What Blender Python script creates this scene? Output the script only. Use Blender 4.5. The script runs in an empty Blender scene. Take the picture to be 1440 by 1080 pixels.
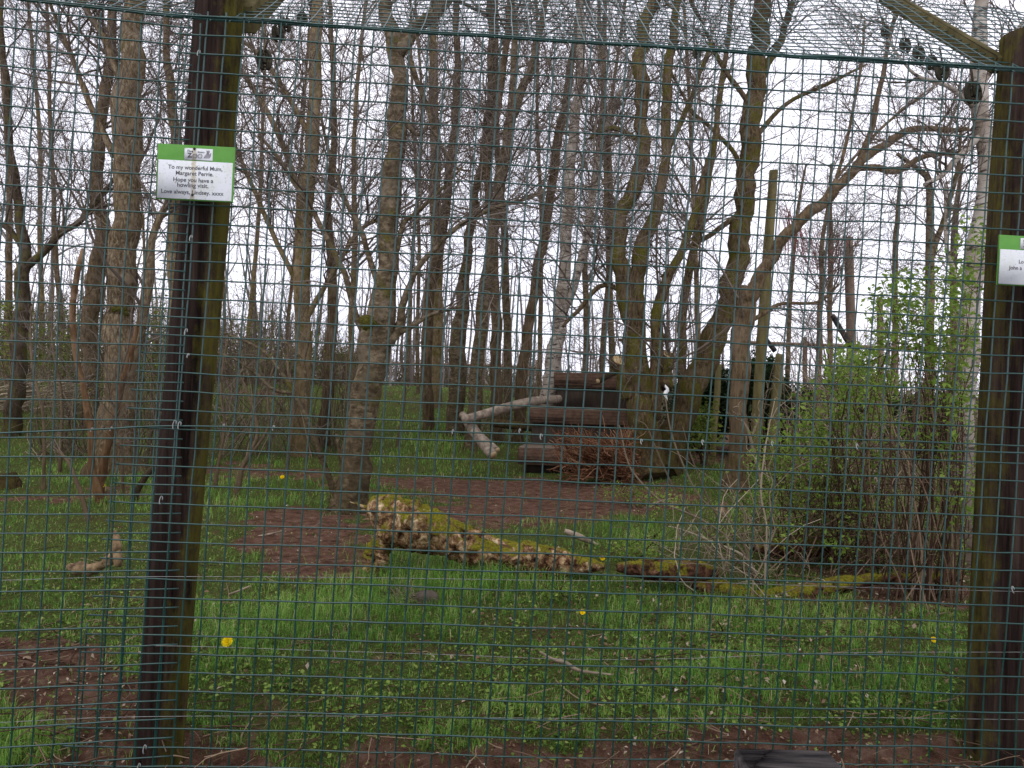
import bpy, math, random
import numpy as np
from mathutils import Vector, Matrix, noise as mnoise

random.seed(11)
rng = np.random.default_rng(11)
SC = bpy.context.scene
COL = SC.collection

# ------------------------------------------------------------------ camera frame
F = 1080.0
ROLL = math.radians(1.5)
CAMZ = 1.5
CAM = np.array([0.0, 0.0, CAMZ])
RV = np.array([math.cos(ROLL), 0, math.sin(ROLL)])
UV = np.array([-math.sin(ROLL), 0, math.cos(ROLL)])
FV = np.array([0, 1.0, 0])


def at(px, py, d):
    return CAM + d * (FV + (px - 720) / F * RV + (540 - py) / F * UV)


def gd(px, py):
    """depth at which the ray through a photo point meets the ground"""
    z = (px - 720) / F * RV[2] + (540 - py) / F * UV[2]
    return CAMZ / max(-z, 0.004)


def proj(P):
    v = P - CAM
    y = np.maximum(v[..., 1], 0.05)
    return 720 + F * (v @ RV) / y, 540 - F * (v @ UV) / y


# ------------------------------------------------------------------ smooth noise
def snoise(x, y, s, seed):
    r = np.random.default_rng(seed)
    out = np.zeros(np.shape(x))
    amp = 0
    for o in range(3):
        for k in range(4):
            a = r.uniform(0, 6.283)
            f = (2 ** o) / s * r.uniform(.7, 1.3) * 2.2
            out = out + np.sin((x * math.cos(a) + y * math.sin(a)) * f + r.uniform(0, 6.28)
                               + 1.3 * np.sin((x * math.sin(a) - y * math.cos(a)) * f * .6)) / (1.7 ** o)
            amp += 1 / (1.7 ** o)
    return out / amp * 2.0


def height(x, y):
    x = np.asarray(x, float); y = np.asarray(y, float)
    h = .03 * snoise(x, y, 2.5, 3) + .012 * snoise(x, y, .5, 4)
    a = np.clip((y - 11.5) / 17, 0, 1); b = np.clip((3.2 - x) / 5, 0, 1)
    h = h + 1.25 * (a * a * (3 - 2 * a)) * (b * b * (3 - 2 * b)) * np.where(y > 0, 1, 0)
    return h * np.clip((y - 2.5) / 2, 0.2, 1) - .16 * np.clip((3.75 - y) / .55, 0, 1) ** 1.5


def blobs(px, py, L):
    m = np.zeros(np.shape(px))
    for cx, cy, rx, ry, s in L:
        m = m + s * np.exp(-(((px - cx) / rx) ** 2 + ((py - cy) / ry) ** 2) ** 1.0)
    return m


DIRT = [(760, 690, 190, 17, 1.2), (850, 708, 100, 18, 1.2), (620, 680, 120, 10, .8), (440, 768, 85, 42, 1.6),
        (395, 735, 60, 14, .7), (30, 925, 120, 26, 1.9), (110, 965, 90, 30, 2.0), (190, 1000, 70, 30, 1.8), (660, 722, 130, 14, .9), (960, 640, 90, 12, .6), (440, 800, 60, 14, .6),
        (330, 664, 70, 9, 1.1), (450, 672, 60, 7, .8), (60, 702, 110, 7, .9), (740, 735, 120, 22, .55),
        (1150, 640, 180, 26, .9), (1000, 605, 160, 12, .8), (860, 650, 120, 12, .5), (160, 690, 60, 12, .6),
        (560, 590, 90, 6, .5), (380, 600, 110, 5, .5), (330, 590, 60, 5, .5), (950, 1055, 1300, 35, 1.8),
        (350, 1080, 120, 26, 1.2), (180, 740, 30, 8, .4), (600, 845, 40, 8, .3), (1250, 830, 200, 40, .9), (900, 985, 50, 12, .35), (560, 930, 70, 10, .3), (700, 890, 60, 9, .3)]
LONG = [(600, 815, 120, 30, 1.2), (520, 860, 120, 40, .8), (330, 880, 110, 40, .6), (70, 1040, 120, 60, 1.2),
        (620, 640, 90, 20, 1.0), (230, 700, 50, 20, 1), (320, 700, 120, 20, .6), (1000, 860, 160, 30, .4),
        (900, 760, 70, 30, .7), (1200, 880, 120, 30, .3), (720, 820, 140, 25, .8), (170, 660, 60, 20, .7),
        (900, 850, 120, 30, .5), (1130, 960, 200, 40, .4)]
LITT = [(880, 900, 170, 40, .8), (1050, 930, 130, 45, 1.0), (700, 880, 100, 25, .4), (1190, 960, 90, 30, .8),
        (960, 990, 100, 30, .6), (1150, 680, 200, 60, 1.2), (430, 770, 80, 40, .3), (150, 970, 120, 40, .5),
        (400, 1065, 300, 18, .5), (950, 860, 120, 20, .7), (1150, 860, 200, 26, 1.1), (1200, 800, 200, 60, 1.0), (1030, 620, 200, 20, .8), (200, 830, 80, 50, .5)]


def dirtmask(x, y):
    P = np.stack([x, y, np.zeros_like(x)], -1)
    px, py = proj(P)
    wx = px + 26 * snoise(x, y, .6, 21) * 3 / np.maximum(y, 2.5) * 2
    wy = py + 9 * snoise(x, y, .45, 22) * 4 / np.maximum(y, 3)
    m = blobs(wx, wy, DIRT)
    m = m + .26 * snoise(x, y, .7, 23) + .34 * snoise(x, y, .2, 24)
    return np.clip((m - .36) * 1.9, 0, 1)


# ------------------------------------------------------------------ mesh builder
class MB:
    def __init__(self):
        self.V = []; self.Q = []; self.T = []; self.A = []; self.n = 0; self.flat = False

    def add(self, v, q=None, t=None, a=None):
        v = np.asarray(v, float).reshape(-1, 3)
        self.V.append(v)
        if a is None: a = np.full(len(v), random.random())
        self.A.append(np.broadcast_to(np.asarray(a, float), (len(v),)))
        if q is not None and len(q): self.Q.append(np.asarray(q, int).reshape(-1, 4) + self.n)
        if t is not None and len(t): self.T.append(np.asarray(t, int).reshape(-1, 3) + self.n)
        self.n += len(v)

    def tubes(self, P, R, k=4, cap=False):
        """P (M,n,3) polylines, R (M,n) radii"""
        P = np.asarray(P, float); R = np.asarray(R, float)
        M, n, _ = P.shape
        if M == 0: return
        t = np.gradient(P, axis=1)
        t /= np.linalg.norm(t, axis=2, keepdims=True) + 1e-9
        m = P[:, -1] - P[:, 0]
        ref = np.zeros((M, 3)); ref[np.arange(M), np.argmin(np.abs(m), axis=1)] = 1
        u = np.cross(t, ref[:, None, :]); u /= np.linalg.norm(u, axis=2, keepdims=True) + 1e-9
        w = np.cross(t, u)
        an = np.arange(k) / k * 2 * math.pi
        ring = (u[:, :, None, :] * np.cos(an)[None, None, :, None] + w[:, :, None, :] * np.sin(an)[None, None, :, None])
        V = P[:, :, None, :] + ring * R[:, :, None, None]
        i = np.arange(M)[:, None, None] * n * k + np.arange(n - 1)[None, :, None] * k
        j = np.arange(k)[None, None, :]; j2 = (np.arange(k) + 1) % k
        j2 = j2[None, None, :]
        q = np.stack([i + j, i + j2, i + k + j2, i + k + j], -1).reshape(-1, 4)
        T = None
        if cap:
            T = []
            for mm in range(M):
                b = mm * n * k; e = b + (n - 1) * k
                for s in range(1, k - 1):
                    T.append((b, b + s + 1, b + s)); T.append((e, e + s, e + s + 1))
        a = np.repeat(rng.random(M), n * k)
        self.add(V, q, T, a)

    def tube(self, pts, rad, k=8, cap=True):
        pts = np.asarray(pts, float)
        self.tubes(pts[None], np.broadcast_to(np.asarray(rad, float), (len(pts),))[None], k, cap)

    def rough_tube(self, pts, rad, k=16, amp=.2, fs=6.0, seed=0, flat=1.0, az=1.0, rid=0.0):
        """closed, knobbly log or trunk"""
        pts = np.asarray(pts, float); n = len(pts)
        t = np.gradient(pts, axis=0); t /= np.linalg.norm(t, axis=1, keepdims=True) + 1e-9
        m = pts[-1] - pts[0]; ref = np.zeros(3); ref[np.argmin(np.abs(m))] = 1
        V = []
        for i in range(n):
            u = np.cross(t[i], ref); u /= np.linalg.norm(u); w = np.cross(t[i], u)
            for j in range(k):
                a = 2 * math.pi * j / k
                dvec = u * math.cos(a) + w * math.sin(a)
                dvec = dvec * np.array([1, 1, flat])
                p = pts[i] + dvec * rad[i]
                q = Vector((p[0] * fs + seed, p[1] * fs, p[2] * fs * az))
                nn = mnoise.noise(q) + .5 * mnoise.noise(q * 2.3) + .3 * mnoise.noise(q * 5.1)
                if rid: nn += rid * (.6 - 2.2 * abs(mnoise.noise(q * 3.7))) + rid * .5 * (.5 - 2 * abs(mnoise.noise(q * 8.3)))
                V.append(pts[i] + dvec * rad[i] * (1 + amp * nn))
        q = []
        for i in range(n - 1):
            for j in range(k):
                q.append((i * k + j, i * k + (j + 1) % k, (i + 1) * k + (j + 1) % k, (i + 1) * k + j))
        V.append(pts[0]); V.append(pts[-1]); b = len(V) - 2
        T = [(b, (j + 1) % k, j) for j in range(k)] + [(b + 1, (n - 1) * k + j, (n - 1) * k + (j + 1) % k) for j in range(k)]
        self.add(V, q, T)

    def box(self, c, s, rot=None, bev=0.0):
        """box with chamfered edges"""
        self.flat = True
        c = np.array(c, float); hx, hy, hz = [a / 2 for a in s]
        b = bev
        if b <= 0:
            vs = [(x * hx, y * hy, z * hz) for x in (-1, 1) for y in (-1, 1) for z in (-1, 1)]
            q = [(0, 1, 3, 2), (4, 6, 7, 5), (0, 4, 5, 1), (2, 3, 7, 6), (0, 2, 6, 4), (1, 5, 7, 3)]
            T = None
        else:
            vs = []; idx = {}
            for x in (-1, 1):
                for y in (-1, 1):
                    for z in (-1, 1):
                        for ax in range(3):
                            v = [x * (hx - b), y * (hy - b), z * (hz - b)]
                            v[ax] = (x * hx, y * hy, z * hz)[ax]
                            idx[(x, y, z, ax)] = len(vs); vs.append(v)
            q = []; T = []
            for ax in range(3):
                o = [a for a in range(3) if a != ax]
                for s_ in (-1, 1):
                    f = []
                    for (p, r) in ((-1, -1), (1, -1), (1, 1), (-1, 1)):
                        k = [0, 0, 0]; k[ax] = s_; k[o[0]] = p; k[o[1]] = r
                        f.append(idx[(k[0], k[1], k[2], ax)])
                    q.append(f)
            for ax in range(3):
                o = [a for a in range(3) if a != ax]
                for p in (-1, 1):
                    for r in (-1, 1):
                        ks = []
                        for e in (-1, 1):
                            k = [0, 0, 0]; k[ax] = e; k[o[0]] = p; k[o[1]] = r; ks.append(tuple(k))
                        q.append([idx[ks[0] + (o[0],)], idx[ks[1] + (o[0],)], idx[ks[1] + (o[1],)], idx[ks[0] + (o[1],)]])
            for x in (-1, 1):
                for y in (-1, 1):
                    for z in (-1, 1):
                        T.append([idx[(x, y, z, a)] for a in range(3)])
        vs = np.array(vs, float)
        if rot is not None: vs = vs @ np.array(rot).T
        self.add(vs + c, q, T)

    def leaves(self, C, size, up=.4, fold=.15, asp=.5, a=None, rg=None):
        """one small folded leaf (two triangles-pairs) at every centre"""
        C = np.asarray(C, float); n = len(C)
        if n == 0: return
        size = np.broadcast_to(size, (n,))
        d = rng.normal(size=(n, 3)); d[:, 2] *= .6
        d /= np.linalg.norm(d, axis=1, keepdims=True)
        nn = rng.normal(size=(n, 3)) + np.array([0, 0, up * 3]); s = np.cross(d, nn)
        s /= np.linalg.norm(s, axis=1, keepdims=True) + 1e-9
        nn = np.cross(s, d)
        L = size[:, None]; W = L * asp
        V = np.stack([C, C + d * L * .5 + s * W * .5 + nn * L * fold, C + d * L, C + d * L * .5 - s * W * .5 + nn * L * fold], 1)
        q = np.arange(n * 4).reshape(n, 4)
        t = np.stack([q[:, [0, 1, 2]], q[:, [0, 2, 3]]], 1).reshape(-1, 3)
        if a is None: a = rng.random(n)
        self.add(V, None, t, np.repeat(a, 4))

    def build(self, name, mat, parent=None, origin=None, smooth=True):
        me = bpy.data.meshes.new(name)
        V = np.concatenate(self.V)
        if origin is None and parent is not None: origin = np.array(parent.location)
        if origin is not None: V = V - np.asarray(origin)
        Q = np.concatenate(self.Q) if self.Q else np.zeros((0, 4), int)
        T = np.concatenate(self.T) if self.T else np.zeros((0, 3), int)
        me.vertices.add(len(V)); me.vertices.foreach_set('co', V.astype(np.float32).ravel())
        me.loops.add(Q.size + T.size)
        me.loops.foreach_set('vertex_index', np.concatenate([Q.ravel(), T.ravel()]).astype(np.int32))
        me.polygons.add(len(Q) + len(T))
        ls = np.concatenate([np.arange(len(Q)) * 4, Q.size + np.arange(len(T)) * 3]).astype(np.int32)
        me.polygons.foreach_set('loop_start', ls)
        at_ = me.attributes.new('rnd', 'FLOAT', 'POINT')
        at_.data.foreach_set('value', np.concatenate(self.A).astype(np.float32))
        me.update(calc_edges=True)
        if smooth and not self.flat: me.polygons.foreach_set('use_smooth', np.ones(len(Q) + len(T), bool))
        me.materials.append(mat)
        o = bpy.data.objects.new(name, me)
        COL.objects.link(o)
        if parent is not None:
            o.parent = parent
            if origin is not None: o.location = Vector(np.asarray(origin) - np.array(parent.location))
        elif origin is not None: o.location = origin
        return o


def tag(o, label=None, cat=None, group=None, kind=None):
    if label: o['label'] = label
    if cat: o['category'] = cat
    if group: o['group'] = group
    if kind: o['kind'] = kind
    return o


def empty(name, loc, label, cat, group=None):
    o = bpy.data.objects.new(name, None); COL.objects.link(o)
    o.location = Vector(loc); o.empty_display_size = .1
    return tag(o, label, cat, group)


# ------------------------------------------------------------------ materials
def newmat(name):
    m = bpy.data.materials.new(name); m.use_nodes = True
    nt = m.node_tree; nt.nodes.clear()
    return m, nt, nt.nodes, nt.links


def ramp(N, L, fac, stops):
    r = N.new('ShaderNodeValToRGB')
    e = r.color_ramp.elements
    while len(e) < len(stops): e.new(.5)
    for i, (p, c) in enumerate(stops):
        e[i].position = p; e[i].color = (c[0], c[1], c[2], 1)
    L.new(fac, r.inputs[0]); return r.outputs[0]


def mixc(N, L, f, a, b):
    m = N.new('ShaderNodeMix'); m.data_type = 'RGBA'
    if isinstance(f, float): m.inputs[0].default_value = f
    else: L.new(f, m.inputs[0])
    for s, v in ((6, a), (7, b)):
        if isinstance(v, tuple): m.inputs[s].default_value = (*v, 1)
        else: L.new(v, m.inputs[s])
    return m.outputs[2]


def coords(N, L, scale=(1, 1, 1), rnd=True):
    tc = N.new('ShaderNodeTexCoord'); mp = N.new('ShaderNodeMapping')
    L.new(tc.outputs['Object'], mp.inputs[0]); mp.inputs['Scale'].default_value = scale
    if rnd:
        oi = N.new('ShaderNodeObjectInfo'); mu = N.new('ShaderNodeMath'); mu.operation = 'MULTIPLY'
        L.new(oi.outputs['Random'], mu.inputs[0]); mu.inputs[1].default_value = 37
        L.new(mu.outputs[0], mp.inputs['Location'])
    return mp.outputs[0]


def noisen(N, L, vec, scale, detail=6, rough=.6, dist=0):
    n = N.new('ShaderNodeTexNoise'); L.new(vec, n.inputs['Vector'])
    n.inputs['Scale'].default_value = scale; n.inputs['Detail'].default_value = detail
    n.inputs['Roughness'].default_value = rough; n.inputs['Distortion'].default_value = dist
    return n.outputs['Fac']


def out(N, L, col, rough=.85, bump=None, bstr=.5, bdist=.01, spec=.3, trans=0.0, metal=0.0):
    p = N.new('ShaderNodeBsdfPrincipled'); o = N.new('ShaderNodeOutputMaterial')
    if isinstance(col, tuple): p.inputs['Base Color'].default_value = (*col, 1)
    else: L.new(col, p.inputs['Base Color'])
    p.inputs['Roughness'].default_value = rough; p.inputs['Specular IOR Level'].default_value = spec
    p.inputs['Metallic'].default_value = metal
    if bump is not None:
        b = N.new('ShaderNodeBump'); b.inputs['Strength'].default_value = bstr; b.inputs['Distance'].default_value = bdist
        L.new(bump, b.inputs['Height']); L.new(b.outputs[0], p.inputs['Normal'])
    if trans > 0:
        t = N.new('ShaderNodeBsdfTranslucent'); mx = N.new('ShaderNodeMixShader')
        if isinstance(col, tuple): t.inputs[0].default_value = (*col, 1)
        else: L.new(col, t.inputs[0])
        mx.inputs[0].default_value = trans
        L.new(p.outputs[0], mx.inputs[1]); L.new(t.outputs[0], mx.inputs[2]); L.new(mx.outputs[0], o.inputs[0])
    else: L.new(p.outputs[0], o.inputs[0])


def bark(name, c1, c2, c3, moss=0.0, zs=.22, sc=22, crack=.5):
    c1, c2, c3 = [(c[0] * 1.02, c[1] * .97, c[2] * .80) for c in (c1, c2, c3)]
    m, nt, N, L = newmat(name)
    v = coords(N, L, (1, 1, zs))
    n1 = noisen(N, L, v, sc, 8, .65, .6)
    c = ramp(N, L, n1, [(.3, c1), (.5, c2), (.72, c3)])
    v2 = coords(N, L, (1, 1, 1))
    pt = noisen(N, L, v2, 5, 5, .6)
    c = mixc(N, L, ramp(N, L, pt, [(.5, (0, 0, 0)), (.68, (1, 1, 1))]), c, tuple(min(1, x * 1.5 + .03) for x in c2))
    if moss > 0:
        mn = noisen(N, L, v2, 3.2, 6, .7)
        mc = ramp(N, L, noisen(N, L, v2, 60, 3), [(.3, (.04, .04, .009)), (.7, (.13, .12, .022))])
        lo = .62 - moss * .35
        c = mixc(N, L, ramp(N, L, mn, [(lo, (0, 0, 0)), (lo + .16, (1, 1, 1))]), c, mc)
    # lower trunk weathered dark and olive with algae
    tz = N.new('ShaderNodeTexCoord'); sz = N.new('ShaderNodeSeparateXYZ'); L.new(tz.outputs['Object'], sz.inputs[0])
    q = N.new('ShaderNodeMath'); q.operation = 'MULTIPLY_ADD'; L.new(sz.outputs[2], q.inputs[0]); q.inputs[1].default_value = -.22; L.new(pt, q.inputs[2])
    st = ramp(N, L, n1, [(.3, tuple(x * .6 for x in c1)), (.7, (c2[0] * .85, c2[1] * .82, c2[2] * .62))])
    c = mixc(N, L, ramp(N, L, q.outputs[0], [(.12, (0, 0, 0)), (.5, (.75, .75, .75))]), c, st)
    out(N, L, c, .95, n1, crack, .03, .03)
    return m


def simple(name, c1, c2, sc=8, rough=.8, bstr=.3, scale=(1, 1, 1), spec=.08, trans=0.0, bd=.01, metal=0.0):
    m, nt, N, L = newmat(name)
    n1 = noisen(N, L, coords(N, L, scale), sc, 6, .6)
    c = ramp(N, L, n1, [(.3, c1), (.7, c2)])
    out(N, L, c, rough, n1, bstr, bd, spec, trans, metal)
    return m


def strandmat(name, stops, trans=.3, rough=.6, spec=.06):
    m, nt, N, L = newmat(name)
    a = N.new('ShaderNodeAttribute'); a.attribute_name = 'rnd'
    c = ramp(N, L, a.outputs['Fac'], stops)
    out(N, L, c, rough, None, spec=spec, trans=trans)
    return m


B_BROWN = bark('bark_brown', (.032, .024, .018), (.10, .074, .052), (.20, .155, .115), .05)
B_BROWNM = bark('bark_brown_mossy', (.018, .013, .009), (.085, .063, .042), (.19, .15, .105), .45, sc=26, crack=.9)
B_GREY = bark('bark_grey', (.028, .021, .015), (.088, .07, .052), (.24, .20, .16), .2, zs=1.6, sc=12, crack=.3)
B_SCALY = bark('bark_scaly', (.035, .024, .018), (.12, .092, .066), (.30, .26, .21), .1, zs=.3, sc=30, crack=.7)
B_TAN = bark('bark_tan', (.06, .044, .027), (.145, .112, .072), (.24, .195, .135), .25, zs=.5, sc=14, crack=.3)
B_TWIG = bark('bark_twig', (.075, .055, .045), (.125, .098, .078), (.19, .155, .125), .0)
B_DARK = bark('bark_dark', (.022, .017, .014), (.06, .047, .038), (.11, .09, .075), .3)
B_ORANGE = bark('bark_orange', (.05, .029, .018), (.12, .074, .048), (.22, .15, .10), .0, sc=16)


def birchmat():
    m, nt, N, L = newmat('bark_birch')
    v = coords(N, L, (1, 1, 4.5)); n1 = noisen(N, L, v, 5, 6, .7, .4)
    v2 = coords(N, L, (1, 1, 1)); n2 = noisen(N, L, v2, 5, 5)
    c = ramp(N, L, n2, [(.35, (.22, .18, .14)), (.65, (.42, .38, .33))])
    c = mixc(N, L, ramp(N, L, n1, [(.53, (0, 0, 0)), (.6, (1, 1, 1))]), c, (.05, .04, .035))
    tz = N.new('ShaderNodeTexCoord'); sz = N.new('ShaderNodeSeparateXYZ'); L.new(tz.outputs['Object'], sz.inputs[0])
    q = N.new('ShaderNodeMath'); q.operation = 'MULTIPLY_ADD'; L.new(sz.outputs[2], q.inputs[0]); q.inputs[1].default_value = -.3; L.new(n2, q.inputs[2])
    c = mixc(N, L, ramp(N, L, q.outputs[0], [(.05, (0, 0, 0)), (.4, (.9, .9, .9))]), c, (.075, .058, .038))
    out(N, L, c, .8, n1, .4, .01, .05)
    return m


B_BIRCH = birchmat()
POLEP = simple('peeled_birch_pole', (.10, .075, .055), (.34, .28, .215), 12, .85, .4)


def mossy_log(dark=False):
    m, nt, N, L = newmat('rotten_log')
    v = coords(N, L, (1, 1, 1))
    n1 = noisen(N, L, v, 16, 8, .7, .5)
    wood = ramp(N, L, n1, [(.36, (.012, .007, .005)), (.46, (.11, .055, .028)), (.56, (.33, .21, .11)), (.68, (.68, .54, .34))])
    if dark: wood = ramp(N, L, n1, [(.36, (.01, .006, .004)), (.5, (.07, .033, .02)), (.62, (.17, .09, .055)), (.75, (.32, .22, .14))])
    n2 = noisen(N, L, v, 6.5, 6, .7)
    g = N.new('ShaderNodeNewGeometry'); s = N.new('ShaderNodeSeparateXYZ'); L.new(g.outputs['Normal'], s.inputs[0])
    ma = N.new('ShaderNodeMath'); ma.operation = 'MULTIPLY_ADD'; L.new(s.outputs[2], ma.inputs[0]); ma.inputs[1].default_value = .16
    L.new(n2, ma.inputs[2])
    moss = ramp(N, L, noisen(N, L, v, 70, 4), [(.3, (.06, .058, .009)), (.7, (.22, .195, .022))])
    c = mixc(N, L, ramp(N, L, ma.outputs[0], [(.53, (0, 0, 0)), (.62, (1, 1, 1))]), wood, moss)
    out(N, L, c, .95, n1, .8, .03, .03)
    return m


ROT = mossy_log()
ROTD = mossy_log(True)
MOSS = simple('moss', (.035, .035, .008), (.11, .10, .018), 40, .95, .9, bd=.03)
LOGTAN = simple('bare_wood', (.03, .018, .01), (.36, .25, .14), 14, .85, 1.0, (1, 1, .6), bd=.03)
CUTWOOD = simple('cut_wood', (.4, .28, .14), (.58, .44, .26), 15, .8, .3)
STICK = simple('dry_stick', (.09, .065, .045), (.36, .29, .21), 9, .8, .4)
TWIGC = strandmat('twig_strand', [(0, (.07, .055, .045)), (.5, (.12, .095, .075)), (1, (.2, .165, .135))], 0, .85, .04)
TWIGF = strandmat('hazed_twig_strand', [(0, (.12, .105, .095)), (.5, (.19, .165, .15)), (1, (.26, .235, .215))], 0, .9, .05)  # far twigs lighter than near ones: distance haze put into the colour
CANE = strandmat('cane_strand', [(0, (.035, .02, .013)), (.6, (.085, .052, .034)), (1, (.25, .18, .12))], 0, .8, .04)
CANED = strandmat('hazed_scrub_strand', [(0, (.06, .045, .03)), (.6, (.14, .108, .075)), (1, (.26, .21, .15))], 0, .85, .04)  # undergrowth twigs paled, haze painted into their tones
PALECANE = strandmat('pale_cane', [(0, (.10, .075, .05)), (.5, (.20, .16, .11)), (1, (.38, .32, .235))], 0, .8, .04)
RUSTT = strandmat('rust_needles', [(0, (.06, .028, .016)), (.5, (.19, .082, .042)), (1, (.38, .22, .13))], .1, .8, .04)
LEAFG = strandmat('fresh_leaf', [(0, (.09, .14, .022)), (.5, (.175, .27, .045)), (1, (.32, .41, .10))], .4, .5)
LEAFD = strandmat('dark_leaf', [(0, (.010, .022, .010)), (.6, (.03, .055, .022)), (1, (.07, .11, .04))], .15, .5)
LEAFM = strandmat('scrub_leaf', [(0, (.05, .075, .014)), (.6, (.13, .175, .032)), (1, (.27, .32, .06))], .3, .6)
MOSSL = strandmat('moss_strand', [(0, (.03, .032, .008)), (.6, (.10, .095, .016)), (1, (.2, .18, .03))], .2, .8)
LEAFB = strandmat('withered_leaf', [(0, (.06, .022, .016)), (.6, (.15, .06, .045)), (1, (.27, .14, .10))], .2, .7)
GRASS = strandmat('grass_blade', [(0, (.035, .075, .014)), (.3, (.075, .175, .026)), (.62, (.145, .31, .05)), (.86, (.27, .45, .09)),
                                  (.93, (.36, .30, .13)), (1, (.55, .46, .28))], .35, .55)
WEED = strandmat('weed_leaf', [(0, (.06, .10, .018)), (.6, (.14, .22, .04)), (1, (.26, .34, .08))], .3, .55)
LITTER = strandmat('leaf_litter', [(0, (.06, .03, .02)), (.5, (.17, .10, .06)), (.85, (.30, .22, .15)), (1, (.52, .45, .36))], .15, .8)
WIRE = simple('green_wire', (.003, .032, .026), (.008, .056, .047), 30, .32, .1, spec=.6)
GALV = simple('galvanised_wire', (.15, .155, .15), (.27, .28, .265), 30, .4, .1, spec=.6, metal=.3)
BLUE = simple('blue_plastic', (.02, .08, .17), (.03, .13, .25), 6, .5, .1)
DARKP = simple('dark_plastic', (.02, .018, .012), (.06, .052, .035), 20, .4, .2)
YELLOW = strandmat('dandelion_petal', [(0, (.75, .5, .0)), (1, (.85, .65, .01))], .2, .6)


def postmat(name, green):
    m, nt, N, L = newmat(name)
    v = coords(N, L, (1, 1, .05)); n1 = noisen(N, L, v, 30, 8, .65, .3)
    c = ramp(N, L, n1, [(.36, (.009, .006, .005)), (.48, (.026, .017, .014)), (.6, (.045, .030, .024)), (.8, (.085, .06, .046))])
    v2 = coords(N, L, (1, 1, .5)); n2 = noisen(N, L, v2, 11, 9, .75)
    tc = N.new('ShaderNodeNewGeometry'); s = N.new('ShaderNodeSeparateXYZ'); L.new(tc.outputs['True Normal'], s.inputs[0])
    ma = N.new('ShaderNodeMath'); ma.operation = 'MULTIPLY_ADD'
    L.new(s.outputs[0], ma.inputs[0]); ma.inputs[1].default_value = .26 * green; L.new(n2, ma.inputs[2])
    alg = ramp(N, L, n1, [(.3, (.042, .037, .008)), (.7, (.10, .086, .018))])
    c = mixc(N, L, ramp(N, L, ma.outputs[0], [((.60 if green > 0 else .66), (0, 0, 0)), ((.80 if green > 0 else .9), (1, 1, 1))]), c, alg)
    dk = noisen(N, L, coords(N, L, (1, 1, .3)), 14, 4, .7)
    c = mixc(N, L, ramp(N, L, dk, [(.6, (0, 0, 0)), (.75, (1, 1, 1))]), c, (.018, .012, .012))
    out(N, L, c, .85, n1, .7, .014, .04)
    return m


POSTL = postmat('algae_post', 1.0)
POSTR = postmat('algae_post_mirrored', -1.1)
ARMW = simple('algae_timber', (.05, .042, .016), (.12, .10, .045), 14, .85, .4, (1, 1, .3))
POLE = simple('mossy_pole_wood', (.10, .085, .035), (.22, .185, .085), 9, .85, .4, (1, 1, .2))
POLEB = simple('brown_pole_wood', (.11, .075, .055), (.24, .18, .135), 9, .85, .4, (1, 1, .2))


def beammat():
    m, nt, N, L = newmat('grooved_timber')
    v = coords(N, L, (1, 1, 1)); n1 = noisen(N, L, v, 14, 8, .7)
    tc = N.new('ShaderNodeTexCoord'); w = N.new('ShaderNodeTexWave'); w.bands_direction = 'Z'
    L.new(tc.outputs['Object'], w.inputs[0]); w.inputs['Scale'].default_value = 5.5; w.inputs['Distortion'].default_value = .0
    c = ramp(N, L, n1, [(.3, (.065, .038, .026)), (.7, (.15, .095, .066))])
    c = mixc(N, L, ramp(N, L, w.outputs['Fac'], [(.0, (.35, .35, .35)), (.3, (0, 0, 0))]), c, (.02, .013, .01))
    out(N, L, c, .9, w.outputs['Fac'], .4, .004, .05)
    return m


BEAM = beammat()
BOARDD = simple('dark_board', (.028, .021, .017), (.065, .05, .038), 6, .85, .4, (1, 1, .3))
BOARDT = simple('platform_top', (.12, .09, .065), (.24, .185, .14), 7, .85, .4, (.3, 1, 1))
TAR = simple('tarred_timber', (.010, .009, .009), (.085, .075, .072), 26, .75, 1.0, (.15, 1, 1), bd=.02)
STONE = simple('grey_stone', (.045, .036, .028), (.13, .105, .08), 9, .9, .5)
NETM = simple('red_net', (.22, .06, .06), (.34, .12, .12), 9, .8, .1)
WHITEM = simple('pale_scrap', (.55, .55, .55), (.75, .75, .75), 9, .8, .1)


# ------------------------------------------------------------------ growing things
def nrm(v): return v / (np.linalg.norm(v, axis=-1, keepdims=True) + 1e-9)


def grow(S, D, Ln, n, jit=.25, trop=.05):
    M = len(S); P = np.zeros((M, n, 3)); P[:, 0] = S; d = nrm(D)
    for i in range(1, n):
        d = nrm(d + jit * rng.normal(size=(M, 3)) + np.array([0, 0, trop]))
        P[:, i] = P[:, i - 1] + d * (Ln / (n - 1))[:, None]
    return P


def sample(P, R, M, t0=.15, t1=1.0):
    """M random points on polylines P with local direction and radius"""
    K, n, _ = P.shape
    i = rng.integers(0, K, M); t = rng.uniform(t0, t1, M) * (n - 1) - 1e-4
    a = np.clip(t.astype(int), 0, n - 2); f = (t - a)[:, None]
    p = P[i, a] * (1 - f) + P[i, a + 1] * f
    d = nrm(P[i, a + 1] - P[i, a]); r = R[i, a] * (1 - f[:, 0]) + R[i, a + 1] * f[:, 0]
    return p, d, r


def side(d, spread):
    x = rng.normal(size=d.shape); x = nrm(x - (x * d).sum(1, keepdims=True) * d)
    return nrm(d + x * spread[:, None])


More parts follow.
